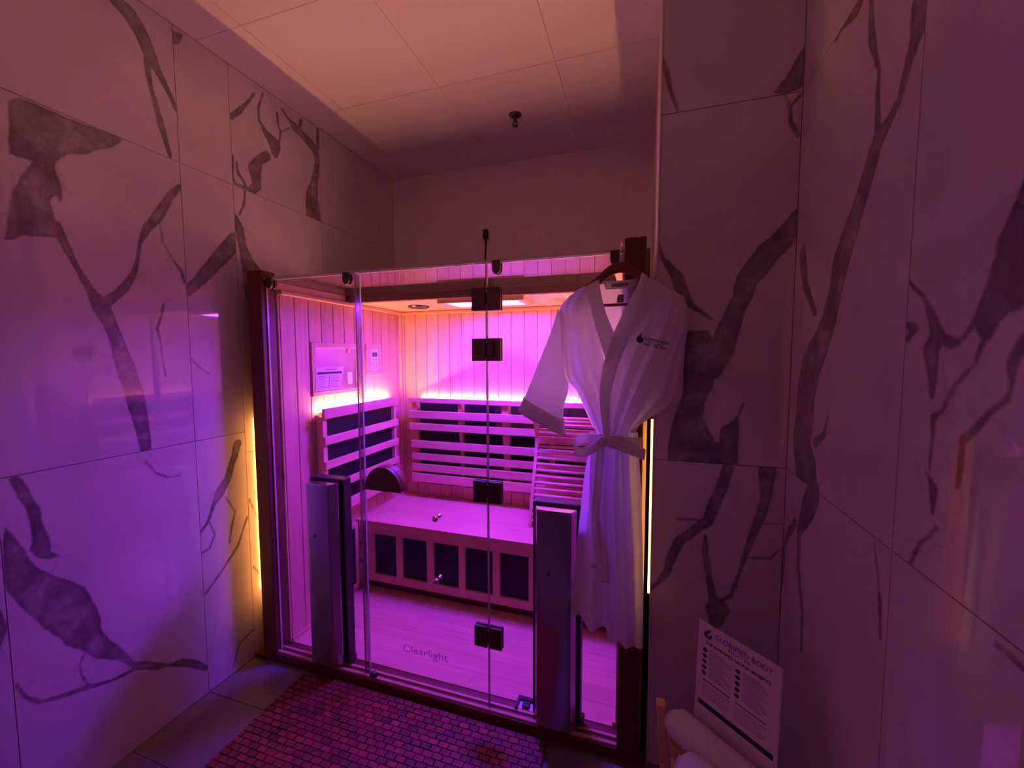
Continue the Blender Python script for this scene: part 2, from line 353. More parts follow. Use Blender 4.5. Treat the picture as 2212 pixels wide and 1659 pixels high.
def glass(name, tint=(0.992, 0.996, 0.994), f0=0.04, rough=0.0):
    """clear pane: see-through, with reflection that rises at grazing angles (Schlick)"""
    m = bpy.data.materials.new(name); m.use_nodes = True; nt = m.node_tree
    nt.nodes.remove(nt.nodes['Principled BSDF'])
    t = nt.nodes.new('ShaderNodeBsdfTransparent'); t.inputs[0].default_value = (*tint, 1)
    g = nt.nodes.new('ShaderNodeBsdfGlossy'); g.inputs['Roughness'].default_value = rough
    lw = nt.nodes.new('ShaderNodeLayerWeight'); lw.inputs['Blend'].default_value = 0.5
    pw = nt.nodes.new('ShaderNodeMath'); pw.operation = 'POWER'; pw.inputs[1].default_value = 5.0
    ma = nt.nodes.new('ShaderNodeMath'); ma.operation = 'MULTIPLY_ADD'; ma.inputs[1].default_value = 1-f0; ma.inputs[2].default_value = f0
    nt.links.new(lw.outputs['Facing'], pw.inputs[0]); nt.links.new(pw.outputs[0], ma.inputs[0])
    mx = nt.nodes.new('ShaderNodeMixShader')
    nt.links.new(ma.outputs[0], mx.inputs[0]); nt.links.new(t.outputs[0], mx.inputs[1]); nt.links.new(g.outputs[0], mx.inputs[2])
    nt.links.new(mx.outputs[0], nt.nodes['Material Output'].inputs[0])
    return m

def marble_mat():
    m, nt, b, _ = new_mat('polished_marble')
    at = nt.nodes.new('ShaderNodeAttribute'); at.attribute_name = 'vein'
    g = nt.nodes.new('ShaderNodeNewGeometry')
    n1 = noise(nt, g.outputs['Position'], 22, 5, 0.6)
    ma = nt.nodes.new('ShaderNodeMath'); ma.operation = 'MULTIPLY_ADD'; ma.inputs[1].default_value = 0.012; ma.inputs[2].default_value = -0.0055
    nt.links.new(n1, ma.inputs[0])
    ad = nt.nodes.new('ShaderNodeMath'); ad.operation = 'ADD'
    nt.links.new(at.outputs['Fac'], ad.inputs[0]); nt.links.new(ma.outputs[0], ad.inputs[1])
    def mr(src, a, c, lo, hi):
        r = nt.nodes.new('ShaderNodeMapRange'); r.interpolation_type = 'SMOOTHSTEP'
        r.inputs['From Min'].default_value = a; r.inputs['From Max'].default_value = c
        r.inputs['To Min'].default_value = lo; r.inputs['To Max'].default_value = hi
        nt.links.new(src, r.inputs['Value']); return r.outputs[0]
    core = mr(ad.outputs[0], -0.0035, 0.0045, 0, 1)
    n2 = noise(nt, g.outputs['Position'], 12, 9, 0.68)
    vein = ramp(nt, n2, [(0.3, (0.12, 0.108, 0.115)), (0.52, (0.24, 0.22, 0.222)), (0.72, (0.46, 0.43, 0.42))])
    edge = mr(ad.outputs[0], 0.0, 0.02, 0.85, 1.1)      # veins are darker along their rims
    vm = nt.nodes.new('ShaderNodeVectorMath'); vm.operation = 'SCALE'
    nt.links.new(vein, vm.inputs[0]); nt.links.new(edge, vm.inputs['Scale'])
    n3 = noise(nt, g.outputs['Position'], 3.0, 4, 0.6)
    base = ramp(nt, n3, [(0.3, (0.60, 0.575, 0.56)), (0.7, (0.72, 0.695, 0.675))])
    # fine wisps in the stone around the veins
    n4 = noise(nt, g.outputs['Position'], 3.5, 3, 0.5)
    sb = nt.nodes.new('ShaderNodeMath'); sb.operation = 'SUBTRACT'; sb.inputs[1].default_value = 0.5; nt.links.new(n4, sb.inputs[0])
    ab = nt.nodes.new('ShaderNodeMath'); ab.operation = 'ABSOLUTE'; nt.links.new(sb.outputs[0], ab.inputs[0])
    wisp = mr(ab.outputs[0], 0.0, 0.012, 1, 0)
    nearv = mr(at.outputs['Fac'], -0.05, -0.005, 0, 0.22)
    wm = nt.nodes.new('ShaderNodeMath'); wm.operation = 'MULTIPLY'; nt.links.new(wisp, wm.inputs[0]); nt.links.new(nearv, wm.inputs[1])
    mm = nt.nodes.new('ShaderNodeMath'); mm.operation = 'MAXIMUM'; nt.links.new(core, mm.inputs[0]); nt.links.new(wm.outputs[0], mm.inputs[1])
    core = mm.outputs[0]
    mx = nt.nodes.new('ShaderNodeMix'); mx.data_type = 'RGBA'
    nt.links.new(core, mx.inputs['Factor']); nt.links.new(base, mx.inputs['A']); nt.links.new(vm.outputs[0], mx.inputs['B'])
    nt.links.new(mx.outputs['Result'], b.inputs['Base Color'])
    b.inputs['Roughness'].default_value = 0.03
    bump(nt, b, noise(nt, g.outputs['Position'], 2.2, 0), 0.03, 0.01)
    b.inputs['Specular IOR Level'].default_value = 0.95
    return m

def cloth_mat(name, col, transl, waffle):
    m = bpy.data.materials.new(name); m.use_nodes = True; nt = m.node_tree
    b = nt.nodes['Principled BSDF']; b.inputs['Roughness'].default_value = 0.9; b.inputs['Specular IOR Level'].default_value = 0.1
    g = nt.nodes.new('ShaderNodeNewGeometry')
    n = noise(nt, g.outputs['Position'], waffle, 2)
    c = ramp(nt, n, [(0.2, tuple(x*0.93 for x in col)), (0.8, col)])
    nt.links.new(c, b.inputs['Base Color'])
    bump(nt, b, n, 0.25, 0.002)
    tr = nt.nodes.new('ShaderNodeBsdfTranslucent'); nt.links.new(c, tr.inputs[0])
    mx = nt.nodes.new('ShaderNodeMixShader'); mx.inputs[0].default_value = transl
    nt.links.new(b.outputs[0], mx.inputs[1]); nt.links.new(tr.outputs[0], mx.inputs[2])
    nt.links.new(mx.outputs[0], nt.nodes['Material Output'].inputs[0])
    return m

M_MARBLE = marble_mat()
M_GROUT = plain('grout', (0.16, 0.13, 0.13), 0.9)
M_FGROUT = plain('floor_grout', (0.5, 0.46, 0.42), 0.9)
M_FTILE = plain('grey_floor_tile', (0.17, 0.155, 0.145), 0.42, nscale=6, namp=0.08)
M_PAINT = plain('white_paint', (0.86, 0.80, 0.77), 0.75)
M_CEIL = plain('ceiling_board', (0.86, 0.82, 0.80), 0.7)
M_CGAP = plain('ceiling_gap', (0.25, 0.2, 0.2), 0.9)
M_WOODV = wood('hemlock_upright', (0.64, 0.37, 0.235), (0.79, 0.505, 0.345), 'z', 0.42, 0.10)
M_WOODX = wood('hemlock_across', (0.64, 0.37, 0.235), (0.79, 0.505, 0.345), 'x', 0.40, 0.08)
M_WOODY = wood('hemlock_deep', (0.64, 0.37, 0.235), (0.79, 0.505, 0.345), 'y', 0.42, 0.08)
M_GROOVE = plain('groove_shadow_wood', (0.30, 0.17, 0.09), 0.8)
M_DARK = wood('dark_stained_wood', (0.10, 0.028, 0.018), (0.16, 0.05, 0.03), 'z', 0.45, 0.05)
M_DARKX = wood('dark_stained_wood_across', (0.10, 0.028, 0.018), (0.16, 0.05, 0.03), 'x', 0.45, 0.05)
M_HANGER = wood('walnut_hanger', (0.17, 0.05, 0.03), (0.24, 0.08, 0.045), 'x', 0.35, 0.05)
M_PINE = wood('pale_pine', (0.62, 0.42, 0.2), (0.8, 0.6, 0.34), 'z', 0.5, 0.08)
M_PINEX = wood('pale_pine_across', (0.62, 0.42, 0.2), (0.8, 0.6, 0.34), 'x', 0.5, 0.08)
M_TEAK = wood('teak_mat', (0.13, 0.017, 0.011), (0.26, 0.038, 0.024), 'x', 0.55, 0.40)
M_GLASS = glass('clear_glass')
M_EDGE = plain('glass_edge', (0.62, 0.6, 0.6), 0.25, spec=0.8)
M_SEAL = glass('door_seal_plastic', (0.80, 0.78, 0.80), 0.12, 0.2)
M_STEEL = plain('brushed_steel', (0.5, 0.48, 0.52), 0.26, 0.95)
M_CHROME = plain('chrome', (0.75, 0.74, 0.76), 0.12, 1.0)
M_DSTEEL = plain('dark_hinge_steel', (0.11, 0.085, 0.09), 0.3, 0.7)
M_BLACK = plain('black_plastic', (0.014, 0.013, 0.015), 0.45)
M_CARBON = plain('carbon_heater', (0.012, 0.010, 0.018), 0.35, spec=0.15, nscale=60, namp=0.2)
M_WHITEP = plain('white_plastic', (0.8, 0.8, 0.82), 0.4)
M_SCREEN = plain('keypad_screen', (0.10, 0.10, 0.11), 0.25)
M_MIRROR = plain('small_window_pane', (0.55, 0.5, 0.5), 0.08, 0.85)
M_PAPER = plain('paper', (0.82, 0.80, 0.80), 0.65)
M_INK = plain('ink', (0.03, 0.02, 0.05), 0.6)
M_GREYINK = plain('grey_ink', (0.26, 0.2, 0.3), 0.6)
M_ROBE = cloth_mat('robe_cotton', (0.90, 0.88, 0.88), 0.47, 260)
M_TOWEL = cloth_mat('towel_terry', (0.82, 0.79, 0.78), 0.1, 190)
M_LOGO = glass('clear_print', (0.72, 0.60, 0.74), 0.04, 0.3)
M_WARM = emitter('warm_light_strip', WARM, LED_WARM)
M_WARMS = emitter('warm_side_light_strip', WARM, LED_SIDE)
M_ROPE = emitter('warm_gap_light', (1.0, 0.46, 0.10), LED_ROPE)
M_ROPEL = emitter('warm_gap_light_strong', (1.0, 0.37, 0.09), LED_ROPE_LEFT)
M_VIOLET = emitter('violet_light_panel', VIOLET, LED_VIOLET)

# ------------------------------------------------------------------ marble tiles
def seg_field(P, pts):
    """largest (half width - distance) over the pieces of a tapering line"""
    best = np.full(len(P), -0.05)
    for (u0, z0, w0), (u1, z1, w1) in zip(pts, pts[1:]):
        a = np.array((u0, z0)); d = np.array((u1-u0, z1-z0)); L = max(d@d, 1e-9)
        t = np.clip(((P-a)@d)/L, 0, 1)
        dist = np.linalg.norm(P-(a+t[:, None]*d), axis=1)
        best = np.maximum(best, np.maximum(w0+(w1-w0)*t, 0.0075)/2-dist)
    return best

def poly_field(P, poly):
    q = np.array(poly); inside = np.zeros(len(P), bool); dist = np.full(len(P), 1.0)
    for a, b in zip(q, np.roll(q, -1, axis=0)):
        d = b-a; t = np.clip(((P-a)@d)/max(d@d, 1e-9), 0, 1)
        dist = np.minimum(dist, np.linalg.norm(P-(a+t[:, None]*d), axis=1))
        c = ((a[1] > P[:, 1]) != (b[1] > P[:, 1]))
        with np.errstate(divide='ignore', invalid='ignore'):
            inside ^= c & (P[:, 0] < (b[0]-a[0])*(P[:, 1]-a[1])/(b[1]-a[1]+1e-12)+a[0])
    return np.where(inside, dist, -dist)

def marble_tile(wall, u0, u1, z0, z1, to3, inward, parent, step=0.0062):
    gap = 0.0012
    a0, a1, b0, b1 = u0+gap, u1-gap, z0+gap, z1-gap
    L = [v[2] for v in VEIN_LINES if v[0] == wall and u0 < v[1][0] < u1 and z0 < v[1][1] < z1]
    Q = [v[2] for v in VEIN_PATCHES if v[0] == wall and u0 < v[1][0] < u1 and z0 < v[1][1] < z1]
    if L or Q:
        nu, nz = max(2, int((a1-a0)/step)), max(2, int((b1-b0)/step))
    else:
        nu = nz = 1
    U, Z = np.meshgrid(np.linspace(a0, a1, nu+1), np.linspace(b0, b1, nz+1), indexing='ij')
    P = np.stack([U.ravel(), Z.ravel()], 1)
    s = np.full(len(P), -0.05)
    for p in L: s = np.maximum(s, seg_field(P, p))
    for p in Q: s = np.maximum(s, np.maximum(poly_field(P, p), -0.05))
    verts = [to3(u, z, 0) for u, z in P]
    idx = lambda i, j: i*(nz+1)+j
    faces = [(idx(i, j), idx(i+1, j), idx(i+1, j+1), idx(i, j+1)) for i in range(nu) for j in range(nz)]
    ring = [idx(0, 0), idx(nu, 0), idx(nu, nz), idx(0, nz)]
    base = len(verts)
    verts += [to3(*P[k], inward) for k in ring]
    # sides are drawn from the four corners; the front grid closes the slab
    for k in range(4):
        faces.append((ring[k], ring[(k+1) % 4], base+(k+1) % 4, base+k))
    me = bpy.data.meshes.new('marble_tile'); me.from_pydata(verts, [], faces); me.materials.append(M_MARBLE)
    at = me.attributes.new('vein', 'FLOAT', 'POINT')
    at.data.foreach_set('value', list(np.clip(s, -0.05, 0.05)) + [-0.05]*4)
    bm = bmesh.new(); bm.from_mesh(me); bmesh.ops.recalc_face_normals(bm, faces=bm.faces); bm.to_mesh(me); bm.free()
    return obj('marble_tile', me, parent)

XL, XB, YB, ZC, YR = -0.06, 2.27, 1.293, 2.908, -3.2
ZJ = [0.0, 1.168, 2.356, ZC]

wl = structure(MB().box(XL-0.12, XL-0.006, YR, YB+0.1, 0, ZC).build('wall_left', M_GROUT))
for y0, y1 in [(-3.2, -2.605), (-2.605, -2.02), (-2.02, -1.435), (-1.435, -0.85), (-0.85, -0.266), (-0.266, -0.031)]:
    for z0, z1 in zip(ZJ, ZJ[1:]):
        marble_tile('L', y0, y1, z0, z1, lambda u, z, d: (XL-d, u, z), 0.006, wl)
for y0, y1 in [(-0.031, 0.535), (0.535, 1.1), (1.1, YB)]:
    for z0, z1 in zip([0.0, 1.062, 2.356, ZC], [1.062, 2.356, ZC]):
        marble_tile('L', y0, y1, z0, z1, lambda u, z, d: (XL-d, u, z), 0.006, wl)

wa = structure(MB().box(1.858, XB+0.12, 0.006, 0.12, 0, ZC).build('wall_front', M_GROUT))
for z0, z1 in zip(ZJ, ZJ[1:]):
    marble_tile('A', 1.858, XB, z0, z1, lambda u, z, d: (u, d, z), 0.006, wa)
wb = structure(MB().box(XB+0.006, XB+0.12, YR, 0.006, 0, ZC).build('wall_right', M_GROUT))
for y0, y1 in [(-3.2, -2.975), (-2.975, -2.38), (-2.38, -1.785), (-1.785, -1.19), (-1.19, -0.595), (-0.595, 0.0)]:
    for z0, z1 in zip(ZJ, ZJ[1:]):
        marble_tile('B', y0, y1, z0, z1, lambda u, z, d: (XB+d, u, z), 0.006, wb)

structure(MB().box(XL-0.006, 1.97, YB, YB+0.1, 0, ZC).build('wall_back', M_PAINT))
structure(MB().box(1.858, 1.97, 0.12, YB, 0, ZC).build('wall_alcove', M_PAINT))
structure(MB().box(XL-0.12, XB+0.12, YR-0.1, YR, 0, ZC).build('wall_rear', plain('dark_rear_wall', (0.10, 0.07, 0.07), 0.8)))
structure(MB().box(1.853, 1.858, -0.004, 0.006, 0, ZC).box(1.8555, 1.8575, 0.006, 0.03, 0, ZC).build('trim_1', plain('tile_edge_metal', (0.82, 0.76, 0.72), 0.35, 0.1)))

# floor: grout bed with one object per tile
fl = structure(MB().box(XL-0.12, XB+0.12, YR-0.1, YB+0.1, -0.1, -0.004).build('floor', M_FGROUT))
y = -0.265
ys = [-0.265 + 0.3*k for k in range(-10, 6)]
for ya in ys:
    yb_ = min(ya+0.3, YB); ya_ = max(ya, YR)
    if yb_-ya_ < 0.03: continue
    for xa in (XL, 0.84, 1.74):
        xb_ = min(xa+0.9, XB)
        MB().box(xa+0.0025, xb_-0.0025, ya_+0.0025, yb_-0.0025, -0.004, 0.0).build('floor_tile', M_FTILE, fl)

# ceiling: boards with fine joints
ce = structure(MB().box(XL-0.12, XB+0.12, YR-0.1, YB+0.1, ZC+0.006, ZC+0.1).build('ceiling', M_CGAP))
for ya in [0.428 + 0.6*k for k in range(-7, 3)]:
    y0, y1 = max(ya, YR), min(ya+0.6, YB)
    if y1-y0 < 0.03: continue
    for x0, x1 in ((XL, 0.2), (0.2, 0.8), (0.8, 1.4), (1.4, 2.0), (2.0, XB)):
        MB().box(x0+0.0011, x1-0.0011, y0+0.0011, y1-0.0011, ZC, ZC+0.006).build('ceiling_board', M_CEIL, ce)

# sprinkler in the ceiling
sp = empty('fire_sprinkler', (1.098, 0.773, ZC), 'small metal fire sprinkler hanging from the alcove ceiling', 'sprinkler')
MB().lathe([(0.0, -0.012), (0.012, -0.012), (0.034, -0.006), (0.036, 0.0)], (1.098, 0.773, ZC), seg=24).build('escutcheon', M_DSTEEL, sp, True)
MB().cyl((1.098, 0.773, ZC-0.01), (1.098, 0.773, ZC-0.04), 0.009).build('body', M_DSTEEL, sp, True)
MB().tube([(1.098+0.008, 0.773, ZC-0.034), (1.098+0.015, 0.773, ZC-0.046), (1.098+0.004, 0.773, ZC-0.06)], 0.0025).tube([(1.098-0.008, 0.773, ZC-0.034), (1.098-0.015, 0.773, ZC-0.046), (1.098-0.004, 0.773, ZC-0.06)], 0.0025).build('frame_arm', M_DSTEEL, sp, True)
MB().lathe([(0.0, -0.062), (0.016, -0.062), (0.016, -0.059), (0.0, -0.059)], (1.098, 0.773, ZC), seg=16).build('deflector', M_DSTEEL, sp)

# ------------------------------------------------------------------ sauna cabin
W, HP = 1.82, 1.95
XI0, XI1, YI, ZI = 0.09, 1.735, 1.12, 1.868
S = empty('sauna_cabin', (0.91, 0.6, 0), 'glass fronted infrared sauna cabin lined with pale wood in the alcove', 'sauna')
S_LOC = Vector((0.91, 0.6, 0))

def chplank_x(x, y0, y1, z0, z1, t, sgn):
    """upright plank on a side wall at plane x, proud by t towards sgn; chamfered edges"""
    c = 0.0022
    xs = x + sgn*t
    poly = [(x, y0), (x, y1), (xs-sgn*c, y1), (xs, y1-c), (xs, y0+c), (xs-sgn*c, y0)]
    return MB().prism(poly, 'z', z0, z1)

def chplank_y(y, x0, x1, z0, z1, t):
    c = 0.0022; ys_ = y-t
    poly = [(x0, y), (x1, y), (x1, ys_+c), (x1-c, ys_), (x0+c, ys_), (x0, ys_+c)]
    return MB().prism(poly, 'z', z0, z1)

# posts, sill, threshold
for x0, x1 in ((0.0, 0.082), (1.745, 1.818)):
    MB().box(x0, x1, -0.030, 0.05, 0, HP).build('post', M_DARK, S, bevel=0.003)
MB().box(0.082, 1.745, -0.03, 0.06, 0, 0.047).build('sill', M_DARKX, S, bevel=0.003)
MB().box(0.082, 1.745, -0.022, -0.010, 0.047, 0.055).box(0.082, 1.745, 0.010, 0.02, 0.047, 0.055).build('glass_track', M_WOODX, S)
MB().box(XL+0.002, 0.0, -0.035, 0.03, 0, 0.02).build('threshold_strip', M_DARKX, S)

# side walls: dark outer shell, planked inside
for sx, xo, xi in ((1, 0.004, XI0-0.012), (-1, 1.816, XI1+0.012)):
    sw = MB().box(min(xo, xi), max(xo, xi), 0.05, 1.2, 0.0, 1.905).build('side_wall', M_GROOVE, S)
    y0 = 0.05
    for y1 in [0.064, 0.155, 0.247, 0.339, 0.431, 0.523, 0.615, 0.707, 0.799, 0.891, 0.983, 1.075, 1.12]:
        chplank_x(xi, y0+0.0016, y1-0.0016, 0.05, 1.845, 0.012, sx).build('plank', M_WOODV, sw); y0 = y1
    xa = xi+sx*0.012
    MB().box(min(xi, xa+sx*0.030), max(xi, xa+sx*0.030), 0.05, 1.12, 1.845, 1.866).build('crown_trim', M_WOODY, sw, bevel=0.004)
    MB().box(min(xi, xa), max(xi, xa), 0.05, 0.56, 1.866, 1.905).build('fascia_board', M_WOODY, sw)
    MB().box(min(xa, xa+sx*0.012), max(xa, xa+sx*0.012), 0.06, 0.58, 0.05, 0.068).build('floor_trim', M_WOODY, sw)
    MB().box(min(xa, xa+sx*0.022), max(xa, xa+sx*0.022), YI-0.022, YI, 0.5, 1.845).build('corner_trim', M_WOODV, sw, bevel=0.003)
# raw timber flange that shows beside the right post
MB().box(1.8195, 1.832, 0.055, 0.12, 0.0, 1.93).build('side_flange', M_PINE, S)

rw = MB().box(XI0-0.012, XI1+0.012, YI+0.012, 1.2, 0, 1.905).build('rear_wall', M_GROOVE, S)
xs_ = [XI0] + [0.219 + 0.0925*k for k in range(-1, 17)] + [XI1]
xs_ = sorted(set(round(min(x, XI1), 4) for x in xs_ if x >= XI0))
for x0, x1 in zip(xs_, xs_[1:]):
    if x1-x0 > 0.01:
        chplank_y(YI+0.012, x0+0.0016, x1-0.0016, 0.05, 1.845, 0.012).build('plank', M_WOODV, rw)
MB().box(XI0, XI1, YI-0.010, YI+0.012, 1.845, 1.866).build('crown_trim', M_WOODX, rw, bevel=0.004)

cf = MB().box(XI0-0.012, XI1+0.012, 0.06, 1.13, 0.0, 0.044).build('cabin_floor', M_GROOVE, S)
for r in range(6):
    ya = 0.06+r*0.095
    off = (r*0.37) % 0.8
    cuts = [XI0] + [c for c in (XI0+0.25+off, XI0+0.25+off+0.75) if c < XI1-0.1] + [XI1]
    for x0, x1 in zip(cuts, cuts[1:]):
        MB().box(x0+0.0004, x1-0.0004, ya+0.0004, ya+0.095-0.0004, 0.044, 0.05).build('floor_board', M_WOODX, cf)

cc = MB().box(XI0-0.012, XI1+0.012, 0.575, 1.13, 1.876, 1.905).build('cabin_ceiling', M_GROOVE, S)
x0 = XI0
for k in range(18):
    x1 = min(XI0+0.0925*(k+1), XI1)
    MB().box(x0+0.001, x1-0.001, 0.575, YI, ZI, 1.876).build('ceiling_plank', M_WOODY, cc); x0 = x1
MB().box(XI0, XI1, 0.54, 0.576, 1.862, 1.904).build('roof_beam', M_DARKX, S, bevel=0.003)
rg = MB().box(0.06, 1.76, -0.012, 0.58, 1.907, 1.915).build('roof_glass', M_GLASS, S)
MB().box(0.082, 1.745, -0.0135, -0.0115, 1.9065, 1.9155).build('edge_strip', M_EDGE, rg)

# speakers and colour panel in the cabin ceiling
def speaker(x, y):
    s = MB().lathe([(0.0, -0.006), (0.05, -0.006), (0.056, -0.004), (0.058, -0.012), (0.066, -0.012), (0.070, 0.0)], (x, y, ZI), seg=32).build('speaker', M_DSTEEL, S, True)
    MB().lathe([(0.0, -0.008), (0.018, -0.008), (0.024, -0.006)], (x, y, ZI), seg=24).build('speaker_cone', M_BLACK, s, True)
speaker(0.41, 0.85)
hw = MB()
for k in range(3):
    hw.tube([(1.35+0.04*math.cos(t)+0.005*k, 0.78+0.05*k+0.02*math.sin(t), ZI-0.004) for t in np.linspace(0, 2.6, 9)], 0.0025, 6)
hw.build('vent_ring', M_WOODX, cc)

lf = MB().box(0.685, 1.20, 0.59, 0.61, 1.842, ZI).box(0.685, 1.20, 0.80, 0.82, 1.842, ZI).box(0.685, 0.73, 0.61, 0.80, 1.842, ZI).box(1.155, 1.20, 0.61, 0.80, 1.842, ZI).build('light_fixture', M_WOODX, S)
MB().box(0.731, 1.154, 0.611, 0.799, 1.847, 1.850).build('diffuser', M_VIOLET, lf)

# front glass: fixed panel, hinged door, fixed panel
def pane(name, x0, x1):
    g = MB().box(x0, x1, -0.004, 0.004, 0.05, 1.905).build(name, M_GLASS, S)
    MB().box(x0, x1, -0.0045, 0.0045, 1.9035, 1.9065).box(x0, x0+0.0018, -0.0045, 0.0045, 0.05, 1.9035).box(x1-0.0018, x1, -0.0045, 0.0045, 0.05, 1.9035).build('edge_strip', M_EDGE, g)
    return g
pane('glass_panel', 0.086, 0.596)
door = pane('glass_door', 0.618, 1.2165)
pane('glass_panel', 1.2195, 1.743)
MB().box(0.5975, 0.6065, -0.012, 0.012, 0.055, 1.9).build('door_seal', M_SEAL, door)
MB().box(0.6085, 0.6170, -0.010, 0.010, 0.055, 1.9).build('door_seal', M_SEAL, door)

def text_mesh(txt, size, mat, extrude=0.0002):
    cu = bpy.data.curves.new('t', 'FONT'); cu.body = txt; cu.size = size; cu.extrude = extrude; cu.align_x = 'LEFT'; cu.offset = 0.018 if size == 1.0 and txt != 'Clearlight' else 0.0; cu.resolution_u = 3
    to = bpy.data.objects.new('t', cu); COL.objects.link(to)
    dg = bpy.context.evaluated_depsgraph_get(); dg.update()
    me = bpy.data.meshes.new_from_object(to.evaluated_get(dg))
    bpy.data.objects.remove(to, do_unlink=True); bpy.data.curves.remove(cu)
    me.materials.clear(); me.materials.append(mat)
    return me

def place_text(name, txt, width, height, origin, xdir, zdir, mat, parent, off=0.0, drape=None):
    """letters laid on a plane: origin is the lower left corner"""
    me = text_mesh(txt, 1.0, mat)
    n = len(me.vertices); co = np.empty(n*3); me.vertices.foreach_get('co', co); co = co.reshape(-1, 3)
    mn, mx = co.min(0), co.max(0)
    u = (co[:, 0]-mn[0])/(mx[0]-mn[0])*width; v = (co[:, 1]-mn[1])/(mx[1]-mn[1])*height
    xd, zd = np.array(xdir), np.array(zdir); nd = np.cross(xd, zd)
    P = np.array(origin)+u[:, None]*xd+v[:, None]*zd+(off+co[:, 2]*0.5)[:, None]*nd
    if drape is not None:
        P[:, 1] = [drape(p[0], p[2]) for p in P]
    me.vertices.foreach_set('co', P.ravel()); me.update()
    me.name = name
    return obj(name, me, parent)

place_text('logo', 'Clearlight', 0.225, 0.048, (0.802, -0.0047, 0.193), (1, 0, 0), (0, 0, 1), M_LOGO, door)

# hinges
for zc in (1.765, 1.565, 0.985, 0.364):
    h = MB().box(1.157, 1.2145, -0.015, -0.0045, zc-0.045, zc+0.045).box(1.157, 1.2145, 0.0045, 0.014, zc-0.045, zc+0.045).box(1.2215, 1.279, -0.015, -0.0045, zc-0.045, zc+0.045).box(1.2215, 1.279, 0.0045, 0.014, zc-0.045, zc+0.045).build('hinge', M_DSTEEL, S, bevel=0.0015)
    MB().cyl((1.218, -0.004, zc-0.028), (1.218, -0.004, zc+0.028), 0.0055).build('pin', M_DSTEEL, h, True)
    for dz in (-0.028, 0.028):
        MB().cyl((1.218, -0.006, zc+dz-0.004), (1.218, -0.006, zc+dz+0.004), 0.0065).build('knuckle', M_CHROME, h, True)
    if abs(zc-1.565) < 0.01:
        MB().tube([(1.220, -0.016, zc+0.026), (1.246, -0.028, zc+0.026), (1.250, -0.030, zc+0.018), (1.250, -0.030, zc-0.018), (1.246, -0.028, zc-0.026), (1.220, -0.016, zc-0.026)], 0.0035).build('reflection_bar', M_DSTEEL, h, True)  # bar stands in for a D-shaped reflection on this hinge

# glass clips: dark rounded caps over the panes
def clip(x, z, w=0.017, hh=0.024):
    poly = [(x+w*math.cos(t), z-0.008+hh*math.sin(t)) for t in np.linspace(math.pi, 2*math.pi, 13)] + [(x+w, z+0.02), (x-w, z+0.02)]
    c = MB().prism(poly, 'y', -0.018, -0.0045).prism(poly, 'y', 0.0045, 0.016).box(x-w, x+w, -0.018, 0.016, z+0.0155, z+0.022).build('glass_clip', M_DSTEEL, S, bevel=0.002)
    return c
for x, z in ((0.117, 1.893), (0.557, 1.89), (1.262, 1.89), (1.712, 1.892)):
    clip(x, z)
MB().prism([(0.647+0.02*math.cos(t), 0.05+0.026*max(0, math.sin(t))) for t in np.linspace(0, math.pi, 13)], 'y', -0.022, -0.0045).build('door_stop', M_DSTEEL, S, bevel=0.002)

# half-moon wooden door handle, one half each side of the glass
hcx, hz, hr = 0.728, 0.945, 0.093
dpoly = [(hcx+hr*math.cos(t), hz+0.108*math.sin(t)) for t in np.linspace(0, math.pi, 21)]
hd = MB().prism(dpoly, 'y', -0.030, -0.005).build('handle', M_DARKX, door, bevel=0.003)
MB().prism(dpoly, 'y', 0.005, 0.030).build('inner_grip', M_DARKX, hd, bevel=0.003)
rim = [(hcx+(hr+0.001)*math.cos(t), hz+0.109*math.sin(t)) for t in np.linspace(0, math.pi, 21)] + [(hcx+(hr-0.012)*math.cos(t), hz+0.097*math.sin(t)) for t in np.linspace(math.pi, 0, 21)]
MB().prism(rim, 'y', -0.005, 0.005).build('rim', M_HANGER, hd)
for z in (0.849, 0.574):
    k = MB().lathe([(0.0, -0.03), (0.010, -0.03), (0.0125, -0.026), (0.0125, -0.018), (0.007, -0.014), (0.007, -0.004)], (0.984, 0, z), 'y', 20).build('knob', M_CHROME, door, True)
    MB().lathe([(0.0, 0.022), (0.009, 0.022), (0.010, 0.018), (0.006, 0.004)], (0.984, 0, z), 'y', 20).build('knob_base', M_CHROME, k, True)

# front tower heaters: steel cover outside, black body inside the glass
for c in (0.392, 1.503):
    prof = []
    for i in range(13):
        t = i/12; xx = c-0.081+0.162*t
        e = min(t, 1-t)
        yy = -0.012-0.036*min(1, (e/0.09))**0.5 if e < 0.09 else -0.048-0.004*math.sin(math.pi*t)
        prof.append((xx, yy))
    prof += [(c+0.081, -0.0055), (c-0.081, -0.0055)]
    th = MB().prism(prof, 'z', 0.075, 0.945).build('tower_heater', M_STEEL, S)
    MB().prism([(c+(x-c)*1.0, y) for x, y in prof], 'z', 0.945, 0.953).build('cover_cap', M_CHROME, th)
    MB().box(c-0.098, c+0.098, 0.008, 0.062, 0.062, 0.965).build('heater_body', M_BLACK, th, bevel=0.006)
    MB().box(c-0.05, c+0.05, 0.0625, 0.066, 0.12, 0.9).build('heater_panel', M_CARBON, th)
    MB().box(c+0.085, c+0.112, 0.01, 0.05, 0.062, 0.085).build('foot_bracket', M_DSTEEL, th)
    MB().lathe([(0.0, -0.056), (0.006, -0.056), (0.008, -0.05)], (c-0.02, 0, 0.705), 'y', 12).build('screw', M_DSTEEL, th, True)
    MB().box(c+0.008, c+0.012, -0.0525, -0.052, 0.825, 0.828).build('badge', M_DSTEEL, th)

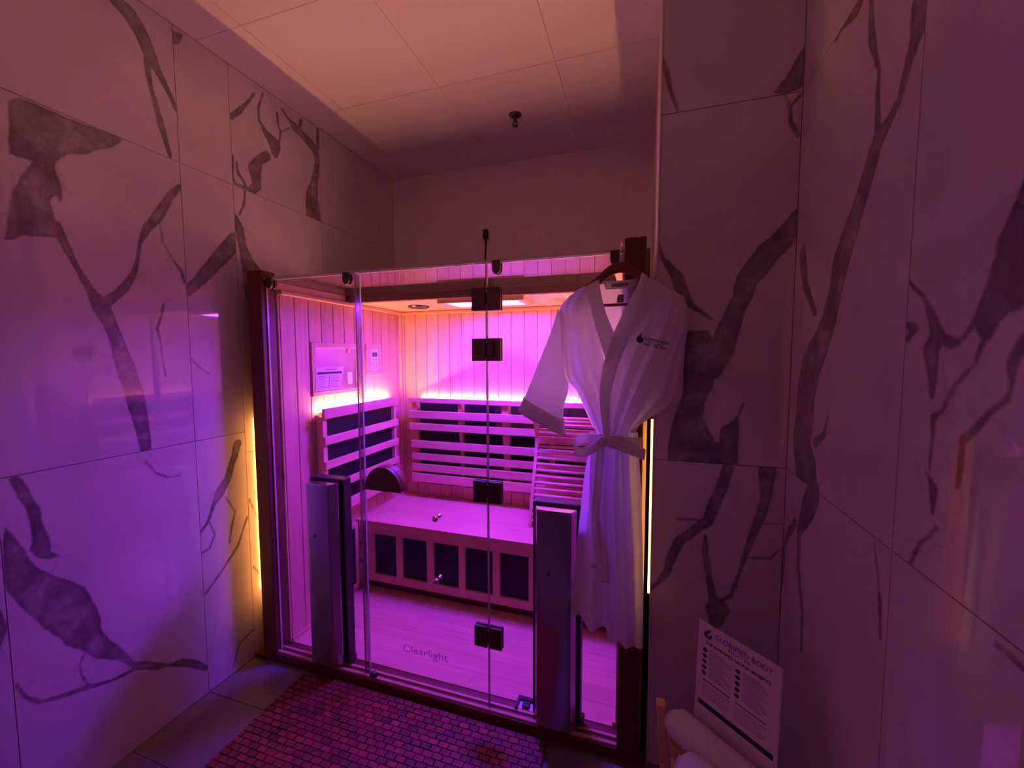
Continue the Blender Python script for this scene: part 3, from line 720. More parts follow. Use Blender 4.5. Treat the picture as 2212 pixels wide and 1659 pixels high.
# back and side backrests with heater panels and light strips
def backrest_rear():
    b = MB().box(0.225, 1.60, 1.075, 1.1195, 0.60, 1.215).build('backrest', M_WOODX, S)
    for x0, x1 in ((0.285, 0.605), (0.637, 0.925), (0.977, 1.245), (1.285, 1.57)):
        MB().box(x0, x1, 1.060, 1.074, 0.615, 1.205).build('heater_panel', M_CARBON, b)
    for x0, x1 in ((0.247, 0.282), (0.607, 0.634), (0.927, 0.975), (1.247, 1.283), (1.572, 1.60)):
        prof = [(1.075, 0.615)] + [(1.03+0.022*math.sin(7.5*(z-0.62)+0.4), z) for z in np.linspace(0.615, 1.215, 13)] + [(1.075, 1.215)]
        MB().prism(prof, 'x', x0, x1).build('upright', M_WOODV, b)
    for z0, z1 in ((1.213, 1.247), (1.102, 1.155), (1.016, 1.066), (0.882, 0.936), (0.791, 0.842), (0.71, 0.764), (0.632, 0.693)):
        zc = (z0+z1)/2
        y = 1.03+0.022*math.sin(7.5*(zc-0.62)+0.4)-0.022
        MB().box(0.228, 1.60, y, y+0.022, z0, z1).build('slat', M_WOODX, b, bevel=0.003)
    MB().box(0.27, 1.58, 1.092, 1.108, 1.2152, 1.236).build('strip_rail', M_WHITEP, b)
    MB().box(0.27, 1.58, 1.096, 1.104, 1.2362, 1.240).build('light_strip', M_WARM, b)
backrest_rear()

def backrest_side(sx, xw):
    X = lambda d: xw+sx*d
    def bx(d0, d1, y0, y1, z0, z1): return MB().box(min(X(d0), X(d1)), max(X(d0), X(d1)), y0, y1, z0, z1)
    b = bx(0.0005, 0.03, 0.27, 0.945, 0.63, 1.215).build('backrest', M_WOODY, S)
    bx(0.031, 0.042, 0.285, 0.925, 0.64, 1.205).build('heater_panel', M_CARBON, b)
    for y0, y1 in ((0.253, 0.283), (0.925, 0.945)):
        bx(0.031, 0.066, y0, y1, 0.63, 1.21).build('upright', M_WOODV, b)
    for z0, z1 in ((1.197, 1.255), (1.052, 1.100), (0.917, 0.962), (0.786, 0.83), (0.64, 0.70)):
        bx(0.066, 0.084, 0.247, 0.950, z0, z1).build('slat', M_WOODY, b, bevel=0.003)
    bx(0.010, 0.024, 0.29, 0.93, 1.2152, 1.230).build('strip_rail', M_WHITEP, b)
    bx(0.013, 0.020, 0.29, 0.93, 1.2302, 1.234).build('light_strip', M_WARMS, b)
backrest_side(1, XI0)
backrest_side(-1, XI1)

# bench
bn = MB().box(XI0+0.002, XI1-0.002, 0.66, 1.118, 0.05, 0.455).build('bench', M_GROOVE, S)
for y0, y1 in ((0.578, 0.69), (0.69, 0.83), (0.83, 0.97), (0.97, 1.117)):
    MB().box(XI0+0.002, XI1-0.002, y0+0.0001, y1-0.0001, 0.458, 0.505).build('seat_board', M_WOODX, bn)
fr = MB()
fr.box(XI0+0.002, XI1-0.002, 0.60, 0.625, 0.417, 0.456).box(XI0+0.002, XI1-0.002, 0.60, 0.625, 0.105, 0.154)
px = [(0.206, 0.367), (0.410, 0.582), (0.629, 0.795), (0.836, 1.011), (1.053, 1.226), (1.27, 1.44), (1.482, 1.65)]
ed = [XI0+0.002] + [v for p in px for v in p] + [XI1-0.002]
for a, b in zip(ed[::2], ed[1::2]):
    fr.box(a, b, 0.60, 0.625, 0.154, 0.417)
fr.build('front_frame', M_WOODX, bn)
for a, b in px:
    MB().box(a, b, 0.616, 0.626, 0.154, 0.417).build('heater_panel', M_CARBON, bn)
for z in (0.33, 0.21):
    MB().box(0.098, 0.128, 0.5985, 0.602, z, z+0.026).build('vent_slot', M_BLACK, bn, bevel=0.003)
# small framed leg heater low on the left wall
lh = MB().box(XI0, XI0+0.022, 0.40, 0.425, 0.075, 0.49).box(XI0, XI0+0.022, 0.545, 0.57, 0.075, 0.49).box(XI0, XI0+0.022, 0.425, 0.545, 0.465, 0.49).box(XI0, XI0+0.022, 0.425, 0.545, 0.075, 0.10).build('leg_heater', M_WOODV, S)
MB().box(XI0, XI0+0.012, 0.425, 0.545, 0.10, 0.465).build('heater_panel', M_CARBON, lh)

# framed window with the keypad beside it on the left wall
fw = MB().box(XI0, XI0+0.011, 0.25, 0.635, 1.588, 1.618).box(XI0, XI0+0.011, 0.25, 0.635, 1.318, 1.346).box(XI0, XI0+0.011, 0.25, 0.28, 1.346, 1.588).box(XI0, XI0+0.011, 0.607, 0.635, 1.346, 1.588).build('window_frame', M_WOODY, S, bevel=0.003)
MB().box(XI0+0.001, XI0+0.006, 0.28, 0.607, 1.346, 1.588).build('pane', M_MIRROR, fw)
MB().box(XI0+0.006, XI0+0.012, 0.535, 0.56, 1.56, 1.587).build('latch', M_WOODY, fw)
MB().box(XI0+0.006, XI0+0.010, 0.53, 0.572, 1.37, 1.445).build('sticker', M_WHITEP, fw)
kp = MB().box(XI0, XI0+0.010, 0.715, 0.875, 1.595, 1.622).box(XI0, XI0+0.010, 0.715, 0.875, 1.415, 1.44).box(XI0, XI0+0.010, 0.715, 0.755, 1.44, 1.595).box(XI0, XI0+0.010, 0.845, 0.875, 1.44, 1.595).build('keypad_frame', M_WOODY, S, bevel=0.002)
MB().box(XI0+0.002, XI0+0.009, 0.758, 0.842, 1.441, 1.594).build('keypad', M_WHITEP, kp, bevel=0.002)
MB().box(XI0+0.0092, XI0+0.0100, 0.773, 0.828, 1.538, 1.567).build('screen', M_SCREEN, kp)
kb = MB()
for r in range(4):
    for c in range(2):
        kb.box(XI0+0.0092, XI0+0.0104, 0.78+0.03*c, 0.792+0.03*c, 1.46+0.018*r, 1.467+0.018*r)
kb.build('buttons', M_GREYINK, kp)

# floor socket by the right heater
fs = MB().box(1.335, 1.415, 0.022, 0.060, 0.05, 0.056).build('floor_socket', M_WHITEP, S, bevel=0.002)
MB().box(1.326, 1.336, 0.016, 0.078, 0.05, 0.066).box(1.336, 1.42, 0.062, 0.078, 0.05, 0.066).build('socket_shadow', M_BLACK, fs)  # black strips stand in for the dark hood shadow round the socket
MB().box(1.353, 1.384, 0.026, 0.055, 0.056, 0.068).build('cable_plug', M_BLACK, fs, bevel=0.002)

# light strips in the gaps beside the cabin
def gap_light(x0, x1, y0, y1, z0, z1, mat, label):
    tag(MB().box(x0, x1, y0, y1, z0, z1).build('light_strip', mat), label, 'light', 'warm light strips beside the cabin posts')
gap_light(-0.008, -0.0005, 0.062, 0.078, 0.30, 1.22, M_ROPEL, 'warm light strip between the cabin and the left marble wall')
gap_light(1.8455, 1.8525, 0.009, 0.019, 0.66, 1.31, M_ROPE, 'warm light strip in the gap between the cabin and the right hand marble')

# instruction sheet propped in the window frame
def flat(name, quad, mat, parent=None, th=0.0006):
    """thin sheet from four corners (ccw), thickness along its normal"""
    q = [Vector(p) for p in quad]; n = (q[1]-q[0]).cross(q[3]-q[0]).normalized()*th
    m = MB(); m.v = [tuple(p) for p in q]+[tuple(p+n) for p in q]
    m.f = [(0, 3, 2, 1), (4, 5, 6, 7)]+[(i, (i+1) % 4, 4+(i+1) % 4, 4+i) for i in range(4)]
    return m.build(name, mat, parent)
IS = empty('instruction_sheet', (XI0+0.03, 0.37, 1.347), 'white printed instruction sheet propped in the cabin window frame', 'sheet')
def shp(u, v): # u along y, v up
    return (XI0+0.016-0.004*v, 0.262+u*(0.198+0.022*v)+0.014*v, 1.347+v*0.135)
def shq(u0, u1, v0, v1, e=0.0008):
    return [(p[0]+e, p[1], p[2]) for p in (shp(u0, v0), shp(u1, v0), shp(u1, v1), shp(u0, v1))]
flat('paper', shq(0, 1, 0, 1, 0), M_PAPER, IS)
flat('title_bar', shq(0.04, 0.94, 0.69, 0.78), M_INK, IS)
flat('heading', shq(0.32, 0.72, 0.86, 0.90), M_GREYINK, IS)
flat('rule', shq(0.475, 0.495, 0.1, 0.66), M_GREYINK, IS)
tl = MB()
for c0, c1 in ((0.06, 0.44), (0.53, 0.92)):
    for r in range(8):
        v = 0.12+r*0.068
        q = shq(c0, c1-0.06*(r % 3), v, v+0.018)
        n = len(tl.v); tl.v += q; tl.f.append((n, n+1, n+2, n+3))
tl.build('text_lines', M_GREYINK, IS)

# loose slatted back support leaning in the corner of the bench
EB = empty('back_support', (1.38, 0.86, 0.505), 'curved slatted wooden back support standing on the sauna bench', 'back support')
prof = [(0.80, 0.507), (0.835, 0.63), (0.875, 0.74), (0.915, 0.845), (0.95, 0.93), (0.965, 1.01), (0.945, 1.08), (0.90, 1.14), (0.87, 1.165)]
prof = [(y, z) for y, z in prof]
def cr(pts, n):
    """Catmull-Rom resample by arc length"""
    P = np.array(pts, float)
    Q = np.vstack([2*P[0]-P[1], P, 2*P[-1]-P[-2]]); out = []
    for i in range(len(P)-1):
        a, b, c, d = Q[i:i+4]
        for t in np.linspace(0, 1, 12, endpoint=False):
            out.append(0.5*((2*b)+(-a+c)*t+(2*a-5*b+4*c-d)*t*t+(-a+3*b-3*c+d)*t**3))
    out.append(P[-1]); out = np.array(out)
    L = np.concatenate([[0], np.cumsum(np.linalg.norm(np.diff(out, axis=0), axis=1))])
    s = np.linspace(0, L[-1], n)
    return np.stack([np.interp(s, L, out[:, k]) for k in range(P.shape[1])], 1)
pr = cr(prof, 34)
for x0, x1 in ((1.172, 1.192), (1.555, 1.575)):
    m = MB(); n = len(pr)
    for x in (x0, x1):
        for y, z in pr: m.v.append((x, y-0.014, z))
        for y, z in pr: m.v.append((x, y+0.020, z))
    o2 = 2*n
    for i in range(n-1):
        m.f += [(i, i+1, n+i+1, n+i), (o2+i, o2+n+i, o2+n+i+1, o2+i+1), (i, o2+i, o2+i+1, i+1), (n+i, n+i+1, o2+n+i+1, o2+n+i)]
    m.f += [(0, n, o2+n, o2), (n-1, o2+n-1, o2+2*n-1, 2*n-1)]
    m.build('side_rail', M_WOODV, EB)
sl = cr(prof, 20)
for y, z in sl[1:]:
    MB().cyl((1.192, y-0.009, z), (1.555, y-0.009, z), 0.0095, seg=10).build('slat', M_WOODX, EB, True)
MB().box(1.192, 1.555, 0.935, 0.95, 0.99, 1.03).build('lumbar_board', M_WOODX, EB)

# power plug and cord on the alcove wall above the cabin
PP = empty('power_plug', (0.718, YB, 2.42), 'black plug with cord in the wall socket above the cabin', 'plug')
MB().box(0.70, 0.736, YB-0.035, YB-0.004, 2.385, 2.452).build('plug_body', M_BLACK, PP, bevel=0.008)
MB().box(0.685, 0.751, YB-0.004, YB-0.0005, 2.35, 2.47).build('socket_plate', M_PAINT, PP, bevel=0.002)
MB().tube([tuple(p) for p in cr([(0.718, YB-0.02, 2.39), (0.720, YB-0.022, 2.33), (0.716, YB-0.024, 2.26), (0.717, YB-0.03, 2.15), (0.717, YB-0.05, 1.99), (0.717, 1.21, 1.925)], 16)], 0.005).build('cord', M_BLACK, PP, True)

# ------------------------------------------------------------------ floor mat of wooden blocks
MT = empty('floor_mat', (0.88, -0.35, 0), 'reddish brown wooden block floor mat before the sauna door', 'mat')
mx0, mx1, my0, my1 = 0.278, 1.478, -0.80, -0.04
MB().box(mx0+0.004, mx1-0.004, my0+0.004, my1-0.004, 0.0005, 0.004).build('backing', M_BLACK, MT)
PX, PY = 0.0430, 0.0253
c = 0.0012
def block(l):
    return MB().box(0, l, 0, 0.0212, 0, 0.0085)
bl_full = block(0.0388).mesh('block', M_TEAK); bl_half = block(0.0172).mesh('block', M_TEAK)
cells = []
r = 0; yv = my1-PY
while yv > my0:
    x = mx0 + (0 if r % 2 == 0 else -PX/2)
    while x < mx1-0.005:
        x0 = max(x, mx0); x1 = min(x+PX, mx1)
        if x1-x0 > 0.01:
            cells.append((x0, yv, bl_full if x1-x0 > 0.03 else bl_half))
        x += PX
    yv -= PY; r += 1
cw = cam_ob.matrix_world.translation; RI = cam_ob.matrix_world.to_3x3().transposed()
def seen(x, y):
    q = RI @ (Vector((x+0.02, y+0.01, 0.01))-cw); d = -q.z
    u = 1106+878.37*q.x/d; v = 829.5-878.37*q.y/d
    return d > 0 and -10 < u < 2222 and v < 1669, d
vis = sorted((seen(x, y)[1], i) for i, (x, y, _) in enumerate(cells) if seen(x, y)[0])
near = set(i for _, i in vis[:300])
rest = MB()
for i, (x, y, me) in enumerate(cells):
    dz = random.uniform(-0.0008, 0.0008)
    if i in near:
        o = bpy.data.objects.new('block', me); COL.objects.link(o); o.parent = MT
        o.matrix_parent_inverse = Matrix.Translation(-Vector((0.88, -0.35, 0)))
        o.location = (x, y, 0.004+dz)
    else:
        l = 0.0388 if me is bl_full else 0.0172
        rest.box(x, x+l, y, y+0.0212, 0.004+dz, 0.0125+dz)
ro = rest.build('far_blocks', M_TEAK, MT); ro['kind'] = 'stuff'

# ------------------------------------------------------------------ clothes hanger and bathrobe
YH = -0.062
HG = empty('clothes_hanger', (1.732, YH, 1.86), 'dark wooden hanger hooked on the sauna glass, holding the robe', 'hanger')
arc = cr([(1.555, 1.715), (1.60, 1.757), (1.655, 1.800), (1.695, 1.832), (1.732, 1.845), (1.770, 1.832), (1.812, 1.800), (1.868, 1.757), (1.915, 1.715)], 31)
m = MB(); n = len(arc)
for k, (x, z) in enumerate(arc):
    t = abs(k/(n-1)*2-1); hgt = 0.038-0.008*t; th = 0.008+0.004*t
    for dz, dy in ((-hgt*0.55, -th), (hgt*0.45, -th), (hgt*0.45, th), (-hgt*0.55, th)):
        m.v.append((x, YH+dy, z+dz))
for k in range(n-1):
    for j in range(4):
        m.f.append((k*4+j, k*4+(j+1) % 4, k*4+4+(j+1) % 4, k*4+4+j))
m.f += [(0, 1, 2, 3), tuple(4*(n-1)+j for j in (3, 2, 1, 0))]
m.build('shoulder_bar', M_HANGER, HG, True, bevel=0.003)
MB().cyl((1.575, YH, 1.715), (1.895, YH, 1.717), 0.0055, seg=12).build('trouser_rod', M_HANGER, HG, True)
hk = [(1.732, YH, 1.85), (1.732, YH, 1.885), (1.733, YH+0.006, 1.915), (1.734, YH+0.03, 1.938), (1.734, YH+0.056, 1.944), (1.734, YH+0.078, 1.930), (1.734, YH+0.084, 1.905)]
MB().tube([tuple(p) for p in cr(hk, 24)], 0.0018, 8).build('hook', M_CHROME, HG, True)

BR = empty('bathrobe', (1.70, -0.07, 0.55), 'white kimono bathrobe with tied belt hanging on the sauna glass', 'bathrobe')

def patch(name, edges, yf, nu, nv, parent=BR, mat=None, th=0):
    L = cr(edges[0], nv); R_ = cr(edges[1], nv)
    V = []; F = []
    for j in range(nv):
        for i in range(nu):
            s = i/(nu-1); t = j/(nv-1)
            p = L[j]*(1-s)+R_[j]*s
            V.append((p[0], yf(s, t, p[0], p[1]), p[1]))
    for j in range(nv-1):
        for i in range(nu-1):
            a = j*nu+i; F.append((a, a+1, a+nu+1, a+nu))
    me = bpy.data.meshes.new(name); me.from_pydata(V, [], F); me.materials.append(mat or M_ROBE)
    me.polygons.foreach_set('use_smooth', [True]*len(F)); me.update()
    o = obj(name, me, parent)
    if th:
        so = o.modifiers.new('thick', 'SOLIDIFY'); so.thickness = th; so.offset = 0
    return o, V

def G(x, c, w): return math.exp(-((x-c)/w)**2)

def y_back(s, t, x, z): return -0.043-0.004*math.sin(9*s)*min(1, 2*t)
def y_frontl(s, t, x, z):
    k = math.sin(math.pi*min(1, 0.12+0.88*s))
    return -0.074-0.024*k-0.020*G(s, 0.36, 0.11)*t+0.018*G(s, 0.60, 0.08)*min(1, 1.4*t)-0.014*G(s, 0.80, 0.07)*min(1, 2*t)+0.010*G(s, 0.16, 0.07)
def y_frontr(s, t, x, z):
    k = math.sin(math.pi*min(1, 0.35+0.65*s))
    return -0.092-0.022*k-0.020*G(s, 0.50-0.1*t, 0.08)*min(1, 1.5*t+0.2)+0.019*G(s, 0.68-0.08*t, 0.07)*min(1, 1.3*t+0.3)-0.012*G(s, 0.86, 0.07)-0.020*G(s, 1.0, 0.07)*min(1, 2*t)+0.012*G(s, 0.28, 0.07)*t
def y_bandl(s, t, x, z): return -0.098-0.008*math.sin(math.pi*s)+0.018*(1-t)**3
def y_bandr(s, t, x, z): return -0.117-0.007*math.sin(math.pi*s)+0.030*(1-t)**3
def y_sleever(s, t, x, z):
    return -0.050-0.040*math.sin(math.pi*(0.06+0.9*s))-0.014*G(s, 0.3, 0.09)*t+0.016*G(s, 0.52, 0.08)*t-0.015*G(s, 0.75, 0.08)*t
def y_skl(s, t, x, z):
    return -0.078-0.016*math.sin(math.pi*s*0.9)-(0.010+0.018*t)*math.cos(2*math.pi*(1.6*s+0.1))*min(1, 0.4+t)-0.012*G(s, 0.75, 0.1)*(1-t)
def y_skr(s, t, x, z):
    return -0.096-0.016*math.sin(math.pi*s)-0.018*G(s, 0.10, 0.06)+0.020*G(s, 0.33, 0.08)*(1-0.5*t)-0.020*G(s, 0.54, 0.08)*(1-0.4*t)+0.017*G(s, 0.75, 0.07)*(1-0.5*t)-0.006*G(s, 0.92, 0.06)

patch('back_panel', BACK, y_back, 30, 50)
patch('front_panel', FRONT_L, y_frontl, 34, 50)
_, VR = patch('front_panel', FRONT_R, y_frontr, 40, 56)
patch('collar_band', BAND_L, y_bandl, 10, 40, th=0.005)
patch('collar_band', BAND_R, y_bandr, 10, 50, th=0.005)
patch('skirt_panel', SKIRT_L, y_skl, 40, 50)
patch('skirt_panel', SKIRT_R, y_skr, 44, 50)
patch('sleeve', SLEEVE_R, y_sleever, 34, 46)

def sleeve_tube(edges, nv, na, t0, t1, grow=0.0):
    L = cr(edges[0], 40); R_ = cr(edges[1], 40); V = []; F = []
    for j in range(nv):
        t = t0+(t1-t0)*j/(nv-1); q = t*39; k = min(int(q), 38); f = q-k
        a = L[k]*(1-f)+L[k+1]*f; b = R_[k]*(1-f)+R_[k+1]*f
        for i in range(na):
            an = 2*math.pi*i/na
            s = 0.5-0.5*(1+grow)*math.cos(an); p = a*(1-s)+b*s
            w = math.sin(an)
            dep = (0.016+0.030*t)*w*(1+grow)
            fold = 0.006*math.sin(7*s+1.0)*t if w > 0 else 0
            V.append((p[0], -0.066-dep-fold, p[1]))
    for j in range(nv-1):
        for i in range(na):
            F.append((j*na+i, j*na+(i+1) % na, (j+1)*na+(i+1) % na, (j+1)*na+i))
    return V, F
def mk(name, VF, parent, th=0.0025):
    me = bpy.data.meshes.new(name); me.from_pydata(VF[0], [], VF[1]); me.materials.append(M_ROBE)
    me.polygons.foreach_set('use_smooth', [True]*len(VF[1])); me.update()
    o = obj(name, me, parent)
    if th:
        so = o.modifiers.new('thick', 'SOLIDIFY'); so.thickness = th; so.offset = 0
    return o
slv = mk('sleeve', sleeve_tube(SLEEVE_L, 34, 36, 0, 1), BR, 0)
mk('cuff', sleeve_tube(SLEEVE_L, 6, 36, 0.86, 1.0, 0.02), slv, 0.005)

# belt, bow and tails
def ribbon(name, path, width, wdir, parent, th=0.004, n=30):
    P = cr(path, n); wv = np.array(wdir, float)
    V = []; F = []
    for p in P:
        for q in (-0.5, -0.17, 0.17, 0.5):
            V.append(tuple(p+wv*q*width))
    for j in range(n-1):
        for i in range(3):
            a = j*4+i; F.append((a, a+1, a+5, a+4))
    me = bpy.data.meshes.new(name); me.from_pydata(V, [], F); me.materials.append(M_ROBE)
    me.polygons.foreach_set('use_smooth', [True]*len(F)); me.update()
    o = obj(name, me, parent); so = o.modifiers.new('thick', 'SOLIDIFY'); so.thickness = th; so.offset = 0
    return o
belt = ribbon('belt', [(1.640, -0.070, 1.250), (1.665, -0.108, 1.252), (1.70, -0.124, 1.252), (1.745, -0.126, 1.250), (1.79, -0.112, 1.247), (1.812, -0.080, 1.244)], 0.034, (0.05, 0, 1), BR)
ribbon('bow_loop', [(1.684, -0.138, 1.250), (1.650, -0.150, 1.222), (1.615, -0.148, 1.209), (1.590, -0.130, 1.222), (1.596, -0.108, 1.238), (1.632, -0.106, 1.250), (1.682, -0.128, 1.256)], 0.033, (-0.12, 0, 1), belt)
ribbon('bow_loop', [(1.686, -0.138, 1.254), (1.730, -0.152, 1.247), (1.775, -0.152, 1.233), (1.815, -0.140, 1.216), (1.822, -0.122, 1.212), (1.79, -0.120, 1.226), (1.735, -0.128, 1.244), (1.69, -0.130, 1.255)], 0.034, (0.1, 0, 1), belt)
def tail(pts, y):
    ribbon('belt_tail', [(x, y-0.004*math.sin(3*k), z) for k, (x, z) in enumerate(pts)], 0.026, (0.97, -0.2, 0.1), belt, n=36)
tail(TAIL_1[0], -0.146); tail(TAIL_2[0], -0.136)
kn = MB()
kn.lathe([(0.0, -0.016), (0.011, -0.013), (0.0165, 0.0), (0.011, 0.013), (0.0, 0.016)], (1.685, -0.140, 1.251), 'x', 16)
kn.build('knot', M_ROBE, belt, True)

# embroidered emblem and lettering on the chest, draped on the front panel
VRa = np.array(VR)
def drape(x, z):
    d = (VRa[:, 0]-x)**2+(VRa[:, 2]-z)**2
    k = np.argsort(d)[:4]; w = 1/(d[k]+1e-8)
    return float((VRa[k, 1]*w).sum()/w.sum())-0.0035
em = [(520,270),(540,320),(520,420),(470,480),(420,540),(400,600),(430,660),(480,670),(520,630),(520,560),(490,510),(550,520),(600,580),(600,660),(560,720),(480,750),(400,745),(320,700),(285,620),(300,520),(360,430),(460,370),(510,310)]
ep = [(1.791+(X-285)/330*0.023, 1.6165-(Y-270)/480*0.0345) for X, Y in em]
def face_poly(name, pts3, mat, parent):
    bm = bmesh.new(); vs = [bm.verts.new(p) for p in pts3]; f = bm.faces.new(vs)
    bmesh.ops.triangulate(bm, faces=[f]); bmesh.ops.recalc_face_normals(bm, faces=bm.faces)
    me = bpy.data.meshes.new(name); bm.to_mesh(me); bm.free(); me.materials.append(mat)
    o = obj(name, me, parent); so = o.modifiers.new('thick', 'SOLIDIFY'); so.thickness = 0.0006; so.offset = 0
    return o
face_poly('emblem', [(x, drape(x, z)-0.0005, z) for x, z in ep], M_INK, BR)
sl_ = np.array((0.97, 0, -0.24)); up = np.array((0.06, 0, 1.0))
place_text('lettering', 'GLORIFIED BODY', 0.082, 0.0085, (1.8155, 0, 1.5935), tuple(sl_), tuple(up), M_INK, BR, drape=drape)
place_text('lettering', 'P I L A T E S', 0.046, 0.0075, (1.829, 0, 1.5795), tuple(sl_), tuple(up), M_INK, BR, drape=drape)
place_text('lettering', 'HEART   LOVE   BURN', 0.076, 0.0075, (1.8125, 0, 1.5755), tuple(sl_), tuple(up), M_INK, BR, drape=drape)
# neck labels on the inside of the back panel
flat('neck_label', [(1.722, -0.0505, 1.724), (1.745, -0.0505, 1.724), (1.747, -0.0505, 1.752), (1.726, -0.0505, 1.752)], M_GREYINK, BR)
patch('neck_band', ([(1.676, 1.800), (1.680, 1.786), (1.686, 1.772)], [(1.795, 1.800), (1.789, 1.786), (1.782, 1.772)]), lambda s, t, x, z: -0.050, 12, 6, th=0.004)
flat('neck_label', [(1.703, -0.0535, 1.778), (1.762, -0.0535, 1.780), (1.760, -0.0535, 1.792), (1.705, -0.0535, 1.790)], M_GREYINK, BR)

# ------------------------------------------------------------------ towel rack, towels and sign
TR = empty('towel_rack', (2.06, -0.4, 0), 'low pale wooden slatted rack in the corner under the rolled towels', 'rack')
for x0, y0, ztop, lean in ((1.878, -0.262, 0.463, 0.026), (1.878, -0.66, 0.463, 0.026), (2.13, -0.262, 0.384, 0), (2.13, -0.66, 0.384, 0)):
    m = MB()
    m.v = [(x0+lean, y0, 0), (x0+lean+0.028, y0, 0), (x0+lean+0.028, y0+0.03, 0), (x0+lean, y0+0.03, 0),
           (x0-0.006*bool(lean), y0, ztop), (x0+0.022, y0, ztop), (x0+0.022, y0+0.03, ztop), (x0-0.006*bool(lean), y0+0.03, ztop)]
    m.f = [(0, 3, 2, 1), (4, 5, 6, 7), (0, 1, 5, 4), (1, 2, 6, 5), (2, 3, 7, 6), (3, 0, 4, 7)]
    m.build('leg', M_PINE, TR, bevel=0.003)
for k in range(8):
    y0 = -0.235-0.062*k
    MB().box(1.908, 2.158, y0-0.042, y0, 0.385, 0.400).build('slat', M_PINEX, TR, bevel=0.002)
for y0 in (-0.262, -0.655):
    MB().box(1.905, 2.158, y0, y0+0.022, 0.345, 0.384).build('rail', M_PINEX, TR, bevel=0.002)
for k in range(6):
    MB().box(1.908, 2.158, -0.30-0.062*k, -0.258-0.062*k, 0.14, 0.153).build('lower_slat', M_PINEX, TR)
for x0 in (1.912, 2.135):
    MB().box(x0, x0+0.018, -0.635, -0.26, 0.118, 0.139).build('side_rail', M_PINE, TR)

def towel(p0, d, L, r, label):
    """rolled towel: spiral end, soft rounded roll"""
    d = Vector(d).normalized(); a = Vector((0, 0, 1)); b = d.cross(a).normalized()
    T = empty('rolled_towel', p0, label, 'towel', 'rolled white towels on the rack')
    m = MB(); seg = 28; rings = 22
    for j in range(rings):
        t = j/(rings-1); e = min(t, 1-t)
        k = 1-0.28*max(0, 1-e/0.06)**2
        for i in range(seg):
            th = 2*math.pi*i/seg
            rr = r*k*(1+0.03*math.sin(3*th+5*t)+0.015*math.sin(17*t+2*th))
            if math.sin(th) < 0: rr *= (1-0.10*abs(math.sin(th)))
            q = Vector(p0)+d*(L*t)+a*(rr*math.sin(th)+r*0.9)+b*(rr*math.cos(th))
            m.v.append(tuple(q))
    for j in range(rings-1):
        for i in range(seg):
            m.f.append((j*seg+i, j*seg+(i+1) % seg, (j+1)*seg+(i+1) % seg, (j+1)*seg+i))
    m.f.append(tuple(range(seg))[::-1]); m.f.append(tuple((rings-1)*seg+i for i in range(seg)))
    m.build('roll', M_TOWEL, T, True)
    for end, sg in ((0, -1), (L, 1)):
        pts = []
        for q in np.linspace(0, 1, 60):
            th = q*2*math.pi*3.2; rr = r*(0.08+0.66*q)
            pts.append(tuple(Vector(p0)+d*(end+sg*0.001)+a*(rr*math.sin(th)+r*0.9)+b*(rr*math.cos(th))))
        MB().tube(pts, 0.0045, 6).build('spiral_fold', M_TOWEL, T, True)
TD = (0.78, -0.625, 0)
towel((1.917, -0.284, 0.401), TD, 0.35, 0.046, 'rolled white towel on the rack, next to the printed sign')
towel((1.936, -0.418, 0.401), TD, 0.31, 0.045, 'rolled white towel on the rack, the one farther from the sign')

SG = empty('benefits_sign', (2.07, -0.325, 0.40), 'white printed benefits sign standing behind the rolled towels', 'sign')
A0 = Vector((1.990, -0.242, 0)); AD = Vector((0.75, -0.66, 0)).normalized(); AN = Vector((-0.66, -0.75, 0)).normalized()
SWd, SZ0, SZ1 = 0.229, 0.450, 0.748
def sg(u, v, e=0.0):
    """u 0..1 across, v 0..1 up the sign; leaning back slightly"""
    p = A0+AD*(u*SWd)+AN*(e+0.012*(1-v)); p.z = SZ0+v*(SZ1-SZ0); return tuple(p)
def sgq(u0, u1, v0, v1, e=0.0012): return [sg(u0, v0, e), sg(u1, v0, e), sg(u1, v1, e), sg(u0, v1, e)]
flat('paper', sgq(0, 1, 0, 1, 0.0), M_PAPER, SG)
flat('holder_back', sgq(-0.01, 1.01, -0.02, 1.005, -0.003), M_WHITEP, SG, 0.002)
q0 = [A0+AD*(-0.002)+AN*(-0.025), A0+AD*(SWd+0.002)+AN*(-0.025), A0+AD*(SWd+0.002)+AN*(0.002), A0+AD*(-0.002)+AN*(0.002)]
m = MB(); m.v = [(p.x, p.y, z) for z in (0.401, 0.449) for p in q0]
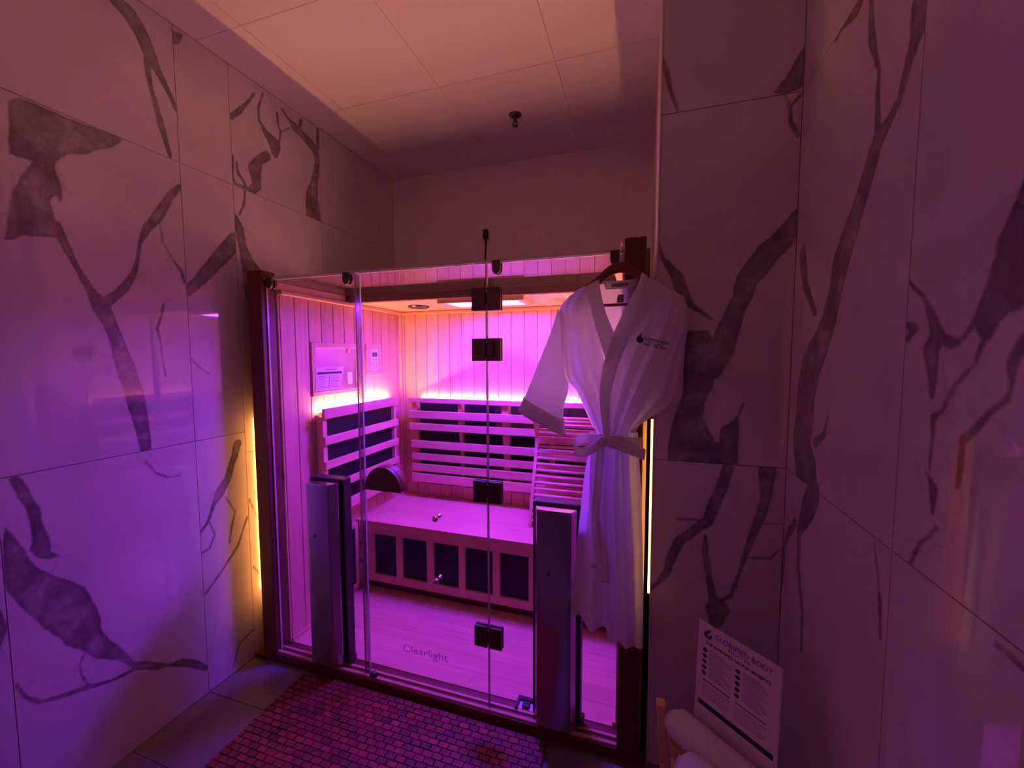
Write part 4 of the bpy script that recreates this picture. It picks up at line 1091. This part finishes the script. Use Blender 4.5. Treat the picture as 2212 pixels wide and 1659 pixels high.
m.f = [(0, 3, 2, 1), (4, 5, 6, 7), (0, 1, 5, 4), (1, 2, 6, 5), (2, 3, 7, 6), (3, 0, 4, 7)]
m.build('holder_base', M_WHITEP, SG)
def sgtext(txt, u0, v0, u1, h, mat):
    me = text_mesh(txt, 1.0, mat); n = len(me.vertices); co = np.empty(n*3); me.vertices.foreach_get('co', co); co = co.reshape(-1, 3)
    mn, mx_ = co.min(0), co.max(0)
    P = [sg(u0+(c[0]-mn[0])/(mx_[0]-mn[0])*(u1-u0), v0+(c[1]-mn[1])/(mx_[1]-mn[1])*h, 0.0012+c[2]*0.3) for c in co]
    me.vertices.foreach_set('co', np.array(P).ravel()); me.update(); me.name = 'lettering'
    obj('lettering', me, SG)
face_poly('emblem', [sg(0.08+(X-285)/330*0.105, 0.965-(Y-270)/480*0.10, 0.0018) for X, Y in em], M_INK, SG)
sgtext('GLORIFIED BODY', 0.22, 0.90, 0.92, 0.05, M_GREYINK)
sgtext('PILATES', 0.40, 0.858, 0.66, 0.026, M_GREYINK)
sgtext('THE INFRARED SAUNA BENEFITS', 0.10, 0.802, 0.90, 0.030, M_INK)
ic = MB(); tx = MB(); ru = MB()
def addq(m, q):
    n = len(m.v); m.v += q; m.f.append((n, n+1, n+2, n+3))
for u0 in (0.07, 0.50):
    for r in range(5):
        v = 0.735-0.058*r
        k = len(ic.v); ic.v += [sg(u0+0.03+0.032*math.cos(t), v+0.02*math.sin(t), 0.0014) for t in np.linspace(0, 2*math.pi, 12, endpoint=False)]
        ic.f.append(tuple(range(k, k+12)))
        for q in range(3):
            addq(tx, sgq(u0+0.09, u0+0.38-0.05*((r+q) % 3), v-0.018+0.018*q, v-0.012+0.018*q))
    addq(ru, sgq(u0+0.02, u0+0.38, 0.425, 0.440))
    for q in range(5):
        addq(tx, sgq(u0+0.02, u0+0.38-0.04*(q % 3), 0.39-0.028*q, 0.397-0.028*q))
ic.build('icons', M_INK, SG); tx.build('text_lines', M_GREYINK, SG); ru.build('rules', M_GREYINK, SG)
flat('band', sgq(0.04, 0.97, 0.165, 0.215), M_INK, SG)
